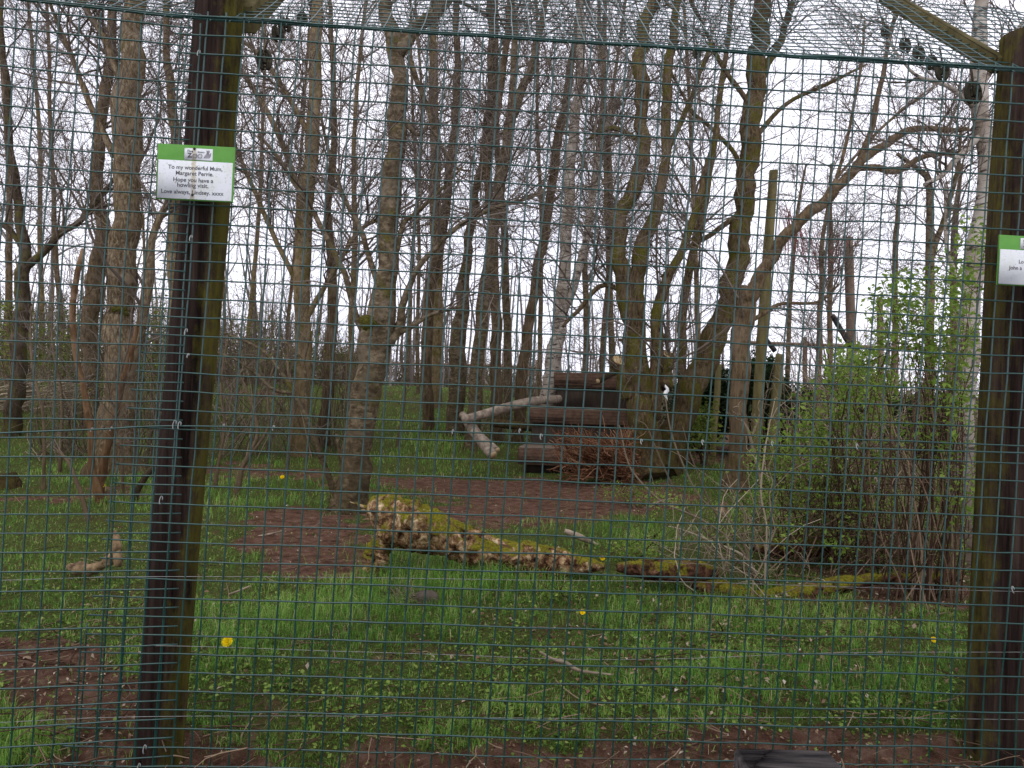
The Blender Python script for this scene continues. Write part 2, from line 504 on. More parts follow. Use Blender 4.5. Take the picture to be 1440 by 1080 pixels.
def smooth(pts, step_n):
    """catmull-rom resample of (x,y,z,r) rows"""
    p = np.array(pts, float)
    if len(p) < 2: return p
    q = np.vstack([2 * p[0] - p[1], p, 2 * p[-1] - p[-2]])
    o = []
    for i in range(1, len(q) - 2):
        for s in range(step_n):
            t = s / step_n; a, b, c, d = q[i - 1], q[i], q[i + 1], q[i + 2]
            o.append(.5 * ((2 * b) + (-a + c) * t + (2 * a - 5 * b + 4 * c - d) * t * t + (-a + 3 * b - 3 * c + d) * t ** 3))
    o.append(p[-1]); o = np.array(o)
    o[:, 3] = np.maximum(o[:, 3], .002)
    return o


def stem_world(spec, d, steps=5, extend=True, wob=.0, flare=False):
    """spec rows (px,py,width px[,extra depth]) -> (x,y,z,r)"""
    rows = []
    for s in spec:
        dd = d + (s[3] if len(s) > 3 else 0)
        p = at(s[0], s[1], dd); rows.append([*p, max(s[2], 1.0) / 2 / F * dd])
    rows = np.array(rows)
    if flare:
        k = 0
        if rows[0, 2] > .02:
            dirn = rows[0, :3] - rows[1, :3]; dirn /= np.linalg.norm(dirn)
            dirn[2] = min(dirn[2], -.5)
            g = rows[0].copy(); g[:3] += dirn * (rows[0, 2] + .05) / abs(dirn[2]); rows = np.vstack([g, rows])
        rows[0, 2] = min(rows[0, 2], -.06)
    if extend and spec[-1][1] <= 12:
        e = rows[-1].copy(); dirn = rows[-1, :3] - rows[-2, :3]; dirn /= np.linalg.norm(dirn)
        e[:3] += dirn * 2.2 + np.array([random.uniform(-.3, .3), 0, .3]); e[3] *= .55
        f = e.copy(); f[:3] += dirn * 1.6; f[3] *= .25
        rows = np.vstack([rows, e, f])
    o = smooth(rows, steps)
    n = len(o); r0 = o[:, 3].max()
    if wob > 0:
        for a in (0, 1):
            ph = random.uniform(0, 6); o[:, a] += wob * r0 * (np.sin(np.arange(n) * .9 + ph) + .6 * np.sin(np.arange(n) * 2.1 + ph * 2))
    if flare:
        dz = np.clip(o[:, 2], 0, 1); o[:, 3] *= 1 + .6 * np.exp(-dz / .16)
    return o


def resample(o, n):
    s = np.concatenate([[0], np.cumsum(np.linalg.norm(np.diff(o[:, :3], axis=0), axis=1))])
    t = np.linspace(0, s[-1], n)
    return np.stack([np.interp(t, s, o[:, k]) for k in range(4)], 1)


def tree(name, label, d, stems, mat, n1=26, L1=2.2, n2=130, n3=420, tmin=.25, twig=None, cat='tree', group=None, leaf=None,
         up=.5, limbs=(), moss=(), k=12, amp=.16, flat=None, base_px=None, lz=1.0, minr=1.0, tr=.0):
    """stems: trunks; limbs: bigger hand-placed boughs; the rest of the crown is grown"""
    W = [stem_world(s, d, 6, True, .10, i == 0 or s[0][1] > stems[0][0][1] - 25) for i, s in enumerate(stems)]
    base = W[0][0, :3].copy(); base[2] = 0
    n2 = int(n2 * 1.3); n3 = int(n3 * 1.4)
    root = empty(name, base, label, cat, group)
    for w in W:
        mb = MB(); w2 = resample(w, max(24, int(np.linalg.norm(w[-1, :3] - w[0, :3]) / .14)))
        mb.rough_tube(w2[:, :3], w2[:, 3] * .92, k, amp, 5.5, random.uniform(0, 50), az=.5)
        mb.build('trunk', mat, root)
    LW = [stem_world(s, d, 5, False, .18) for s in limbs]
    for w in LW:
        mb = MB(); w2 = resample(w, max(12, len(w)))
        mb.rough_tube(w2[:, :3], w2[:, 3], 8, amp * .7, 9, random.uniform(0, 50))
        mb.build('limb', mat, root)
    # crown
    allw = [resample(w, 24) for w in W] + [resample(w, 24) for w in LW]
    P0 = np.stack([w[:, :3] for w in allw]); R0 = np.stack([w[:, 3] for w in allw])
    mb = MB()
    px = d / F                                       # one photo pixel at this depth
    if n1:
        p, dr, r = sample(P0, R0, n1, tmin, 1.0)
        D = side(dr, rng.uniform(.6, 1.6, n1)); D[:, 2] = np.abs(D[:, 2]) * .8 + up * rng.uniform(-.2, 1, n1)
        Ln = L1 * rng.uniform(.5, 1.3, n1)
        P1 = grow(p, D, Ln, 9, .2, .05)
        r1 = np.minimum(r * .45, rng.uniform(.009, .026, n1) * (L1 / 2.2))
        R1 = r1[:, None] * np.linspace(1, .3, 9)[None]
        mb.tubes(P1, np.maximum(R1, .0035 * minr), 5)
        PP = np.concatenate([P1]); RR = R1
        if len(LW):
            q = np.stack([resample(w, 9) for w in LW]); PP = np.concatenate([PP, q[:, :, :3]]); RR = np.concatenate([RR, q[:, :, 3]])
        p, dr, r = sample(PP, RR, n2, .15, 1)
        P2 = grow(p, side(dr, rng.uniform(.5, 1.3, n2)), L1 * .42 * rng.uniform(.4, 1.3, n2), 7, .27, .04)
        R2 = np.minimum(r * .6, rng.uniform(.004, .010, n2))[:, None] * np.linspace(1, .45, 7)[None]
        mb.tubes(P2, np.maximum(R2, .28 * px * minr), 4)
        p, dr, r = sample(np.concatenate([P2]), R2, n3, .15, 1)
        P3 = grow(p, side(dr, rng.uniform(.5, 1.2, n3)), L1 * .19 * rng.uniform(.4, 1.4, n3), 5, .3, .03)
        R3 = np.minimum(r * .7, .0045)[:, None] * np.linspace(1, .6, 5)[None]
        mb.tubes(P3, np.maximum(R3, .22 * px * minr), 3)
        mb.build('crown', twig or TWIGC, root)
        if leaf:
            lm, cnt, sz, name2 = leaf
            c, _, _ = sample(P3, R3, cnt, .3, 1)
            c = c + rng.normal(size=c.shape) * sz * .6
            lb = MB(); lb.leaves(c, sz * rng.uniform(.6, 1.3, cnt), .1); lb.build(name2, lm, root)
    for (mx, my, w, h) in moss:
        c = at(mx, my, d); a = w / 2 / F * d; b = h / 2 / F * d
        mm = MB(); zz = np.linspace(-1, 1, 15)
        pts = np.array([[c[0] + .02 * math.sin(z * 3 + mx), c[1] - a * .38, c[2] + z * b] for z in zz]); rr = a * np.sqrt(np.maximum(1 - zz ** 2, .02))
        mm.rough_tube(pts, rr, 20, .28, 12, mx, rid=.15); mm.build('moss_clump', MOSS, root)
        lb = MB(); v = rng.normal(size=(600, 3)); v = nrm(v) * rng.uniform(.9, 1.12, 600)[:, None]; v[:, 2] -= .12
        lb.leaves(c + np.array([0, -a * .38, 0]) + v * np.array([a, a, b]), .02, .5, a=rng.uniform(0, .5, 600)); lb.build('moss_tuft', MOSSL, root)
    return root


# ------------------------------------------------------------------ ground
def ground():
    ys = np.concatenate([np.linspace(-6, 2.6, 18), np.arange(2.7, 9, .05), np.arange(9, 20, .14), np.arange(20, 60, 1.0), np.array([70, 90, 120, 180, 300, 600, 1200])])
    nx = 261
    u = np.linspace(-1, 1, nx)
    V = []
    for y in ys:
        half = max(4.5, abs(y) * 1.1 + 2.0) if y < 60 else y * 1.6
        V.append(np.stack([u * half, np.full(nx, y), np.zeros(nx)], 1))
    V = np.concatenate(V); V[:, 2] = height(V[:, 0], V[:, 1])
    a = dirtmask(V[:, 0], V[:, 1])
    i = (np.arange(len(ys) - 1)[:, None] * nx + np.arange(nx - 1)[None]).ravel()
    q = np.stack([i, i + 1, i + nx + 1, i + nx], 1)
    m, nt, N, L = newmat('woodland_floor')
    at_ = N.new('ShaderNodeAttribute'); at_.attribute_name = 'rnd'
    v = coords(N, L, rnd=False)
    n1 = noisen(N, L, v, 9, 8, .7); n2 = noisen(N, L, v, 45, 6, .7); n3 = noisen(N, L, v, 1.6, 5, .6)
    soil = ramp(N, L, n1, [(.3, (.05, .027, .018)), (.5, (.14, .075, .050)), (.75, (.25, .165, .12))])
    soil = mixc(N, L, ramp(N, L, n2, [(.62, (0, 0, 0)), (.72, (1, 1, 1))]), soil, (.24, .18, .14))
    gr = ramp(N, L, n2, [(.3, (.03, .036, .014)), (.5, (.075, .09, .026)), (.7, (.14, .155, .045))])
    gr = mixc(N, L, ramp(N, L, n3, [(.5, (0, 0, 0)), (.7, (1, 1, 1))]), gr, (.09, .075, .03))
    mx = N.new('ShaderNodeMath'); mx.operation = 'MULTIPLY_ADD'; L.new(n2, mx.inputs[0]); mx.inputs[1].default_value = .7; L.new(at_.outputs['Fac'], mx.inputs[2])
    c = mixc(N, L, ramp(N, L, mx.outputs[0], [(.6, (0, 0, 0)), (.85, (1, 1, 1))]), gr, soil)
    out(N, L, c, .95, n2, 1.0, .05, .02)
    mb = MB(); mb.add(V, q, None, a)
    o = mb.build('ground', m, None, None); o['kind'] = 'structure'


ground()


def gpoints(n, x0=-200, x1=1640, y0=548, y1=1120, ypow=1.0):
    """points spread evenly over the picture of the ground, as ground positions"""
    px = rng.uniform(x0, x1, n); py = y0 + (y1 - y0) * rng.random(n) ** ypow
    z = (px - 720) / F * RV[2] + (540 - py) / F * UV[2]
    t = CAMZ / np.maximum(-z, .012)
    x = t * (RV[0] * (px - 720) / F - UV[2] * 0 + UV[0] * (540 - py) / F); y = t
    return x, y, px, py


def grass():
    n = 380000
    x, y, px, py = gpoints(n, y0=530)
    n4 = 90000; yf = 10 + 26 * rng.random(n4) ** 1.2; pf_ = rng.uniform(-100, 1540, n4)
    x = np.concatenate([x, yf * (pf_ - 720) / F]); y = np.concatenate([y, yf]); px = np.concatenate([px, pf_]); py = np.concatenate([py, 540 + 1.5 / yf * F]); n = len(x)
    dm = dirtmask(x, y)
    keep = (rng.random(n) > dm * .97) & (y > 2.3) & (y < 70)
    # blades gather in tufts, mossy thin places between them
    tid = np.floor(x / .045).astype(int) * 73856093 ^ np.floor(y / .045).astype(int) * 19349663
    tr = (np.abs(tid) % 9973) / 9973.0
    keep &= (tr > .28 + .22 * snoise(x, y, .4, 61)) | (rng.random(n) < .25)
    x, y, px, py = x[keep], y[keep], px[keep], py[keep]; n = len(x)
    z = height(x, y)
    tr = tr[keep]
    lg = .55 * (tr - .5) + blobs(px, py, LONG) + .45 * snoise(x, y, .8, 31) + .35 * snoise(x, y, .2, 32)
    hL = (.018 + .075 * np.clip(lg, 0, 1.5)) * rng.uniform(.4, 1.7, n) * np.where(y > 8, 1.35, 1)
    wd = np.maximum(rng.uniform(.0018, .0035, n), .55 / F * y)
    an = tr * 40 + rng.normal(size=n) * .9; lean = rng.uniform(.2, 1.7, n)
    dx, dy = np.cos(an), np.sin(an); sx, sy = -dy, dx
    B = np.stack([x, y, z - .005], 1); S = np.stack([sx, sy, np.zeros(n)], 1) * wd[:, None] * .5
    D = np.stack([dx, dy, np.zeros(n)], 1)
    up = np.array([0, 0, 1.0])
    M = B + up * (hL * .6)[:, None] + D * (hL * lean * .22)[:, None]
    T = B + up * (hL * (1 - .3 * lean))[:, None] + D * (hL * lean * .7)[:, None]
    V = np.stack([B - S, B + S, M + S * .8, M - S * .8, T], 1)
    i = np.arange(n) * 5
    q = np.stack([i, i + 1, i + 2, i + 3], 1); t = np.stack([i + 3, i + 2, i + 4], 1)
    tone = np.clip(.42 + .22 * snoise(x, y, 1.3, 41) + .12 * snoise(x, y, .25, 42) + .16 * rng.normal(size=n) + .3 * (tr - .5) + .12 * np.clip(lg, 0, 1), 0, .88)
    tone = np.where(rng.random(n) < .09, rng.uniform(.9, 1, n), tone)
    mb = MB(); mb.add(V, q, t, np.repeat(tone, 5))
    o = mb.build('grass', GRASS, None, None, False); tag(o, 'short lush green grass covering the enclosure floor', 'grass', kind='stuff')
    # low broad-leaved weeds and moss between the blades
    n = 46000; x, y, px, py = gpoints(n, y0=600)
    w = snoise(x, y, .5, 51) > -.1
    k = w & (rng.random(n) > dirtmask(x, y) * .9) & (y > 2.3); x, y = x[k], y[k]; n = len(x)
    C = np.stack([x, y, height(x, y) + rng.uniform(.0, .03, n)], 1)
    mb = MB(); mb.leaves(C, np.maximum(rng.uniform(.012, .03, n), 1.3 / F * y), 1.2, .1, .8)
    o = mb.build('ground_cover', WEED, None, None, False); tag(o, 'low clover and weeds scattered through the grass', 'weeds', kind='stuff')
    # leaf litter
    n = 42000; x, y, px, py = gpoints(n, y0=575)
    prob = np.clip(blobs(px, py, LITT) * .55 + .05 + .4 * dirtmask(x, y) + .12 * (snoise(x, y, .3, 71) - .4), 0, 1)
    k = (rng.random(n) < prob) & (y > 2.4); x, y = x[k], y[k]; n = len(x)
    C = np.stack([x, y, height(x, y) + rng.uniform(.003, .03, n)], 1)
    mb = MB(); mb.leaves(C, np.maximum(rng.uniform(.007, .03, n) * np.where(y > 3.7, 1.35, 1), 1.3 / F * y), 1.0, .18, .6)
    o = mb.build('leaf_litter', LITTER, None, None, False); tag(o, 'pale dead leaves lying scattered on grass and soil', 'leaf litter', kind='stuff')
    # small fallen twigs and dry stalks
    n = 1500; x, y, px, py = gpoints(n, y0=600)
    S = np.stack([x, y, height(x, y) + .008], 1); an = rng.uniform(0, 6.28, n)
    D = np.stack([np.cos(an), np.sin(an), rng.uniform(-.02, .2, n)], 1)
    P = grow(S, D, rng.uniform(.05, .3, n), 5, .18, 0); P[..., 2] = np.maximum(P[..., 2], .0)
    R = np.maximum(rng.uniform(.0015, .004, n), .35 / F * y)[:, None] * np.linspace(1, .6, 5)[None]
    mb = MB(); mb.tubes(P, R, 4)
    o = mb.build('fallen_twigs', CANE, None, None); tag(o, 'tiny fallen twigs and dry stalks strewn over the ground', 'twigs', kind='stuff')


grass()

# ------------------------------------------------------------------ fence
PA = np.array([-1.345, 3.09]); PBv = np.array([2.04, 3.24])
fdir = (PBv - PA) / np.linalg.norm(PBv - PA); fnor = np.array([-fdir[1], fdir[0]])
ldir = np.array([-.983, -.185]); ldir /= np.linalg.norm(ldir)
FTOP = 2.93


def top_z(u): return FTOP + .015 - .018 * u


fence = empty('wire_mesh_fence', (0, 3.15, 0), 'tall green welded wire mesh fence with timber posts and inward sloping top', 'fence')
PT = .0755


def wob(u, z, s):
    return .006 * snoise(u, z, .8, 80 + s) + .0025 * snoise(u, z, .22, 90 + s)


def panel_pt(u, z, off, shear, org=PA, dr=fdir):
    uu = u + shear * (z - 1.5) + wob(u, z, 1) * .8
    zz = z + wob(u, z, 2) * .9 - .006 * u * 0
    bow = wob(u, z, 3) * 1.6
    nn = np.array([-dr[1], dr[0]])
    x = org[0] + dr[0] * uu + nn[0] * (bow + off); y = org[1] + dr[1] * uu + nn[1] * (bow + off)
    return np.stack([x, y, zz], -1)


WR = .0034


def edge_u(z):
    """slanting left edge of the middle sheet, in u"""
    py = 540 - (z - 1.5) / 3.09 * F
    ex = np.where(py < 300, 262, 262 - (py - 300) * .165)
    return (ex - 262) / F * 3.09 - .05


def center_panel():
    mb = MB(); sh = math.tan(math.radians(2.6))
    z0, u1 = -.2, 6.2
    nrow = int((FTOP + .0 - z0) / PT)
    for r in range(nrow + 1):
        z = FTOP - r * PT
        ul = float(edge_u(np.array(z))) + random.uniform(-.005, .005)
        u = np.arange(ul, u1, .038)
        P = panel_pt(u - sh * (z - 1.5), np.full(len(u), z), -.003, sh)
        P[:, 2] += (.015 - .018 * u)
        mb.tube(P, WR, 6)
    for c in range(-8, int(u1 / PT)):
        u = c * PT * .985 + .012
        z = np.arange(FTOP + .02, z0 - .01, -.038)
        ok = (u + sh * (z - 1.5)) > edge_u(z) - .004
        z = z[ok]
        if len(z) < 3: continue
        P = panel_pt(np.full(len(z), u), z, .003, sh); P[:, 2] += .015 - .018 * u
        mb.tube(P, WR, 6)
    mb.build('mesh_panel', WIRE, fence)


def left_panel():
    mb = MB(); sh = -math.tan(math.radians(2.0)); org = PA + np.array([.03, .012])
    org = PA + fdir * .02 + fnor * .012
    for r in range(int((FTOP + .2) / PT) + 1):
        z = FTOP - .03 - r * PT
        u = np.arange(0, 3.4, .038)
        P = panel_pt(u, np.full(len(u), z), -.003, 0, org, ldir)
        P[:, 2] += .004 + .0 * u
        mb.tube(P, WR, 6)
    for c in range(0, 46):
        u = c * PT + .02
        z = np.arange(FTOP, -.2, -.038)
        P = panel_pt(np.full(len(z), u), z, -.009, -sh * -1, org, ldir)
        mb.tube(P, WR, 6)
    mb.build('mesh_panel', WIRE, fence)


center_panel(); left_panel()


def overhang():
    th = math.radians(39); L = 1.25
    for (org, dr, u0, u1, zt) in ((PA, fdir, -.05, 6.2, True), (PA, ldir, 0.0, 3.4, False)):
        mb = MB(); nn = np.array([-dr[1], dr[0]])
        if nn[1] < 0: nn = -nn
        if not zt: nn = np.array([fnor[0], fnor[1]])

        def pt(u, s):
            w1 = .010 * snoise(u, s, .7, 101); w2 = .022 * snoise(u, s * .5, .8, 102) + .006 * snoise(u, s, .25, 103)
            x = org[0] + dr[0] * u + nn[0] * s * math.cos(th) + w1; y = org[1] + dr[1] * u + nn[1] * s * math.cos(th)
            z = (FTOP + .01 - (.018 * u if zt else -.0 * u)) + s * math.sin(th) + w2 * (.3 + np.clip(s, 0, 1)) - .06 * np.sin(np.clip(s / L, 0, 1) * 3.14) * .5
            return np.stack([x, y, z], -1)
        u = np.arange(u0, u1, .05)
        for r in range(int(L / PT) + 1): mb.tube(pt(u, np.full(len(u), r * PT)), WR * .8, 5)
        for s0 in ((.0,) if True else ()):
            mb.tube(pt(u, np.full(len(u), s0)) + np.array([0, 0, .006]), WR * 1.0, 6)
            mb.tube(pt(u, np.full(len(u), s0 + .012)) + np.array([0, -.004, -.008]), WR * 1.0, 6)
        for c in range(int((u1 - u0) / PT)):
            s = np.arange(-.02, L, .05); mb.tube(pt(np.full(len(s), u0 + c * PT), s), WR * .8, 5)
        mb.build('overhang_mesh', WIRE, fence)


overhang()


def post(pts, rad, mat, topcap=True):
    rows = smooth([[*at(x, y, d), rad] for x, y, d in pts], 14)
    mb = MB(); rows = resample(rows, 60)
    mb.rough_tube(rows[:, :3], rows[:, 3], 26, .035, 7, random.uniform(0, 9), az=.15)
    c = rows[len(rows) // 2, :3]
    return mb.build('post', mat, fence, origin=c)


post([(222, 1180, 3.24), (222, 1080, 3.24), (250, 720, 3.24), (283, 360, 3.24), (305, 60, 3.24), (312, -25, 3.24)], .098, POSTL)
post([(1391, 1180, 3.40), (1397, 1060, 3.40), (1414, 720, 3.40), (1428, 420, 3.40), (1440, 200, 3.40), (1450, 60, 3.40), (1450, 50, 3.40)], .122, POSTR)


def arm(px, py, d, L=1.35, w=.075):
    p0 = at(px, py, d); th = math.radians(39)
    n = np.array([fnor[0] * math.cos(th), fnor[1] * math.cos(th), math.sin(th)])
    x = np.array([fdir[0], fdir[1], 0]); up = np.cross(x, n)
    R = np.stack([x, n, up], 1)
    mb = MB(); mb.box(p0 + n * L / 2, (w, L, w * 1.5), R, .006); mb.build('overhang_arm', ARMW, fence)
    return p0, n


a0, an_ = arm(345, 28, 3.30)
a1, an1 = arm(1405, 92, 3.42, 1.3, .05)


def insulator(c, s=1.0, tilt=0.2):
    """elongated loop hanging on a stub, as on electric fences"""
    mb = MB(); t = np.linspace(0, 2 * math.pi, 17)
    for rr, ry, off in ((.024, .038, 0), (.015, .028, .004)):
        P = np.stack([c[0] + rr * s * np.cos(t) + tilt * ry * s * np.sin(t) * -.4, np.full(17, c[1] + off), c[2] + ry * s * np.sin(t)], 1)
        mb.tube(P, .0075 * s, 6)
    mb.tube([c + np.array([0, 0, .03 * s]), c + np.array([.004, .02, .075 * s]), c + np.array([0, .03, .11 * s])], .004 * s, 5)
    mb.box(c, (.014 * s, .02 * s, .03 * s), None, .003)
    mb.build('insulator', DARKP, fence)


for x, y, d, s in ((372, 84, 3.35, 1.15), (391, 47, 3.5, 1.0), (402, 35, 3.6, .9), (425, 27, 3.7, .9), (1325, 100, 3.5, 1.1),
                   (1292, 76, 3.65, 1.0), (1273, 64, 3.75, .95), (1245, 46, 3.9, .8), (1368, 130, 3.45, 1.3), (980, 74, 3.6, .7), (1310, 88, 3.55, .9)):
    insulator(at(x, y, d), s)

# plain line wires behind the mesh and their clips
for pts in ([(-250, 820), (0, 816), (190, 811), (480, 812), (760, 816), (960, 818), (1180, 825), (1440, 832), (1700, 838)],
            [(-250, 950), (0, 922), (190, 908), (480, 916), (640, 921), (800, 927), (960, 926), (1180, 918), (1440, 917), (1700, 916)],
            [(-250, 1030), (0, 1016), (190, 1008), (480, 1007), (760, 1010), (960, 1010), (1200, 1009), (1440, 1012), (1700, 1014)]):
    rows = []
    for x, y in pts:
        dd = 3.11 if x < 262 else 3.11 + (x - 262) * .00013
        if x < 262: dd = 3.11 - (262 - x) * .00045
        rows.append([*at(x, y, dd), .0020])
    w = smooth(rows, 8); mb = MB(); mb.tube(w[:, :3], w[:, 3] * .6, 5); mb.build('line_wire', GALV, fence)
w = smooth([[*at(x, y, dd), .0038] for x, y, dd in ((-250, 622, 2.86), (0, 609, 2.98), (130, 604, 3.04), (250, 599, 3.08), (480, 604, 3.1), (720, 610, 3.12),
                                                    (960, 621, 3.15), (1200, 630, 3.18), (1440, 637, 3.2), (1700, 645, 3.25))], 8)
mb = MB(); mb.tube(w[:, :3], w[:, 3], 6); mb.build('line_wire', WIRE, fence)
for x, y, s in ((246, 597, 1.4), (253, 598, 1.2), (227, 703, 1.2), (262, 467, 1.1), (204, 1053, 1.2), (196, 1078, 1.0), (385, 602, .8), (315, 599, .7),
                (157, 603, .6), (130, 604, .6), (637, 607, .7), (731, 606, .7), (761, 614, .9), (988, 622, .8), (1086, 624, .8), (1205, 628, .9),
                (1424, 829, 1.0), (269, 335, 1.0), (280, 75, 1.1), (265, 500, .7), (902, 621, .8)):
    c = at(x, y, 3.075 if x < 300 else 3.10); t = np.linspace(0, 5.2, 10)
    mb = MB(); P = np.stack([c[0] + .009 * s * np.cos(t) * .5, c[1] - .004 + .006 * np.sin(t), c[2] + .013 * s * np.sin(t)], 1)
    mb.tube(P, .0022, 5); mb.build('clip', GALV, fence)


# ------------------------------------------------------------------ signs
def signwhite(dirty):
    m, nt, N, L = newmat('sign_white')
    v = coords(N, L); n1 = noisen(N, L, v, 130, 3, .7); n2 = noisen(N, L, v, 14, 4)
    c = mixc(N, L, ramp(N, L, n1, [(.60, (0, 0, 0)), (.68, (1, 1, 1))]), (.62, .64, .66), (.34, .36, .28))
    c = mixc(N, L, ramp(N, L, n2, [(.45, (0, 0, 0)), (.75, (.5, .5, .5))]), c, (.5, .52, .42))
    if dirty:
        tc = N.new('ShaderNodeTexCoord'); s = N.new('ShaderNodeSeparateXYZ'); L.new(tc.outputs['Object'], s.inputs[0])
        ab = N.new('ShaderNodeMath'); ab.operation = 'ABSOLUTE'; a2 = N.new('ShaderNodeMath'); a2.inputs[1].default_value = .006
        L.new(s.outputs[0], a2.inputs[0]); L.new(a2.outputs[0], ab.inputs[0])
        mm = N.new('ShaderNodeMath'); mm.operation = 'MULTIPLY_ADD'; L.new(n1, mm.inputs[0]); mm.inputs[1].default_value = -.012; L.new(ab.outputs[0], mm.inputs[2])
        c = mixc(N, L, ramp(N, L, mm.outputs[0], [(0, (.6, .6, .6)), (.004, (0, 0, 0))]), c, (.36, .29, .15))
    out(N, L, c, .5, None, spec=.4)
    return m


SGREEN = simple('sign_green', (.085, .235, .045), (.11, .28, .06), 20, .45, .05)
SINK = simple('sign_ink', (.05, .05, .06), (.12, .12, .13), 60, .6, .0)
SGREY = simple('sign_grey_print', (.2, .19, .21), (.32, .31, .33), 60, .6, .0)


def textmesh(body, width, cx, cz, y, mat, parent, h=None, bold=.02, left=False):
    cu = bpy.data.curves.new('text', 'FONT'); cu.body = body; cu.size = 1; cu.offset = bold; cu.align_x = 'LEFT'
    ob = bpy.data.objects.new('tmp', cu); COL.objects.link(ob)
    dg = bpy.context.evaluated_depsgraph_get(); dg.update()
    me = bpy.data.meshes.new_from_object(ob.evaluated_get(dg)); bpy.data.objects.remove(ob)
    V = np.array([v.co[:] for v in me.vertices]); x0, x1 = V[:, 0].min(), V[:, 0].max()
    s = width / (x1 - x0)
    for v in me.vertices:
        X = (v.co.x - (x0 if left else (x0 + x1) / 2)) * s + cx; Z = (v.co.y - .33) * s * (h or 1) + cz
        v.co = (X, y, Z)
    me.materials.clear(); me.materials.append(mat)
    o = bpy.data.objects.new('lettering', me); COL.objects.link(o); o.parent = parent
    return o


def sign(px, py, d, wid, hei, tilt, label, white, lines, logo):
    c = at(px, py, d)
    root = empty('plaque', c, label, 'sign')
    root.rotation_euler = (0, math.radians(tilt), math.radians(2))

    def part(name, cx, cz, w, h, y, th, mat, bev=.002):
        mb = MB(); mb.box((cx, y, cz), (w, th, h), None, bev); o = mb.build(name, mat, None); o.parent = root; return o
    part('board', 0, 0, wid, hei, 0, .005, SGREEN)
    part('message_panel', 0, -hei * .14 + .0015, wid * .955, hei * .69, -.0034, .002, white, .0006)
    for (t, w, cx, cz, left) in lines: textmesh(t, w, cx, cz, -.00475, SINK, root, left=left, h=1.0)
    lx, lz, lw, lh = logo
    part('logo_panel', lx, lz, lw, lh, -.0034, .002, white, .0006)
    y = -.0048
    textmesh('Z', lw * .17, lx - lw * .31, lz - lh * .12, y, SINK, root, bold=.04)
    textmesh('Five', lw * .2, lx - lw * .29, lz + lh * .24, y, SINK, root)
    textmesh('Sisters', lw * .24, lx + lw * .09, lz + lh * .2, y, SINK, root)
    for k in (-.12, .06):
        mb = MB(); t = np.linspace(0, 2 * math.pi, 17)
        mb.tube(np.stack([lx + lw * k + lh * .17 * np.cos(t), np.full(17, y), lz - lh * .14 + lh * .17 * np.sin(t)], 1), lh * .035, 4)
        o = mb.build('ring_mark', SGREY, None); o.parent = root
    # grey crouching-animal silhouette at the right of the logo
    out_ = [(.18, -.32), (.22, -.12), (.28, .05), (.30, .22), (.27, .36), (.31, .33), (.36, .38), (.40, .33), (.39, .2), (.36, .14), (.38, .0), (.42, .06),
            (.44, .16), (.455, .1), (.44, -.12), (.40, -.3)]
    V = [(lx + lw * a, y, lz + lh * b) for a, b in out_]; V.append((lx + lw * .33, y, lz - lh * .1))
    mb = MB(); n = len(out_); mb.add(V, None, [(n, i, (i + 1) % n) for i in range(n)]); o = mb.build('animal_mark', SGREY, None, smooth=False); o.parent = root
    for sz in (hei * .43, -hei * .40):
        mb = MB(); mb.tube([(-.006, -.004, sz), (-.006, -.008, sz)], .0048, 10); o = mb.build('screw', DARKP, None); o.parent = root
    return root


k = .305 / 980
cx0, cy0 = 690, 555


def ln(t, cx, cy, w): return (t, w * k, (cx - cx0) * k, -(cy - cy0) * k - .001, False)


sign(275, 243.5, 3.03, .303, .219, .9, 'green and white plaque with five lines of dark lettering on the left post', signwhite(True),
     [ln('To my wonderful Mum,', 690, 490, 680), ln('Margaret Perrie.', 685, 562, 470), ln('Hope you have a', 672, 645, 500),
      ln('howling visit.', 668, 712, 390), ln('Love always, Lindsey. xxxx', 668, 800, 780)],
     (.010, .0735, .110, .046))
sign(1454, 368, 3.13, .305, .204, 1.2, 'green and white plaque cut off by the frame edge on the right post', signwhite(False),
     [('Lo', .020, -.066, -.004, True), ('John a', .055, -.107, -.030, True)],
     (-.008, .0705, .110, .044))

# ------------------------------------------------------------------ tarred timber in front of the fence
tp = empty('timber_stub', at(1098, 1052, 2.5) * np.array([1, 1, 0]), 'black tarred timber block standing in front of the fence at the bottom edge', 'timber post')
zt = at(1098, 1052, 2.6)[2]; xa = at(1031, 1052, 2.6)[0]; xb = at(1166, 1052, 2.6)[0]
mb = MB()
rows = [[(xa + xb) / 2, 2.36, z, 0] for z in (-.03, zt)]
mb.box(((xa + xb) / 2, 2.6 - .2, zt / 2 - .02), (xb - xa, .4, zt + .04), None, .012); mb.build('block', TAR, tp)

# ------------------------------------------------------------------ main trees (photo-traced trunks, grown crowns)
tree('bare_tree', 'thick scaly-barked tree with a small moss tuft, left of the lettered plaque', gd(165, 668),
     [[(160, 672, 62), (168, 560, 52), (170, 430, 42), (172, 360, 42), (180, 260, 36), (178, 160, 42), (186, 80, 33), (188, 0, 30)],
      [(135, 660, 26), (150, 600, 18), (180, 520, 16), (205, 430, 15), (214, 340, 12), (240, 270, 8)]], B_SCALY, n1=54, L1=2.6, n2=460, n3=1600, tmin=.3,
     limbs=[[(168, 110, 12), (150, 60, 10), (120, 10, 8), (100, -40, 5)], [(160, 220, 10), (120, 130, 8), (85, 40, 6), (60, -20, 4)]],
     moss=[(172, 437, 26, 16)], amp=.2, k=14)
tree('bare_sapling', 'thin curved orange-brown sapling just left of the thick scaly tree', gd(140, 712),
     [[(146, 712, 11), (130, 660, 10), (127, 600, 10), (116, 540, 9), (104, 480, 9), (103, 420, 9), (112, 372, 8), (118, 350, 6)]], B_ORANGE, n1=9, L1=.7, n2=30, n3=60, k=8)
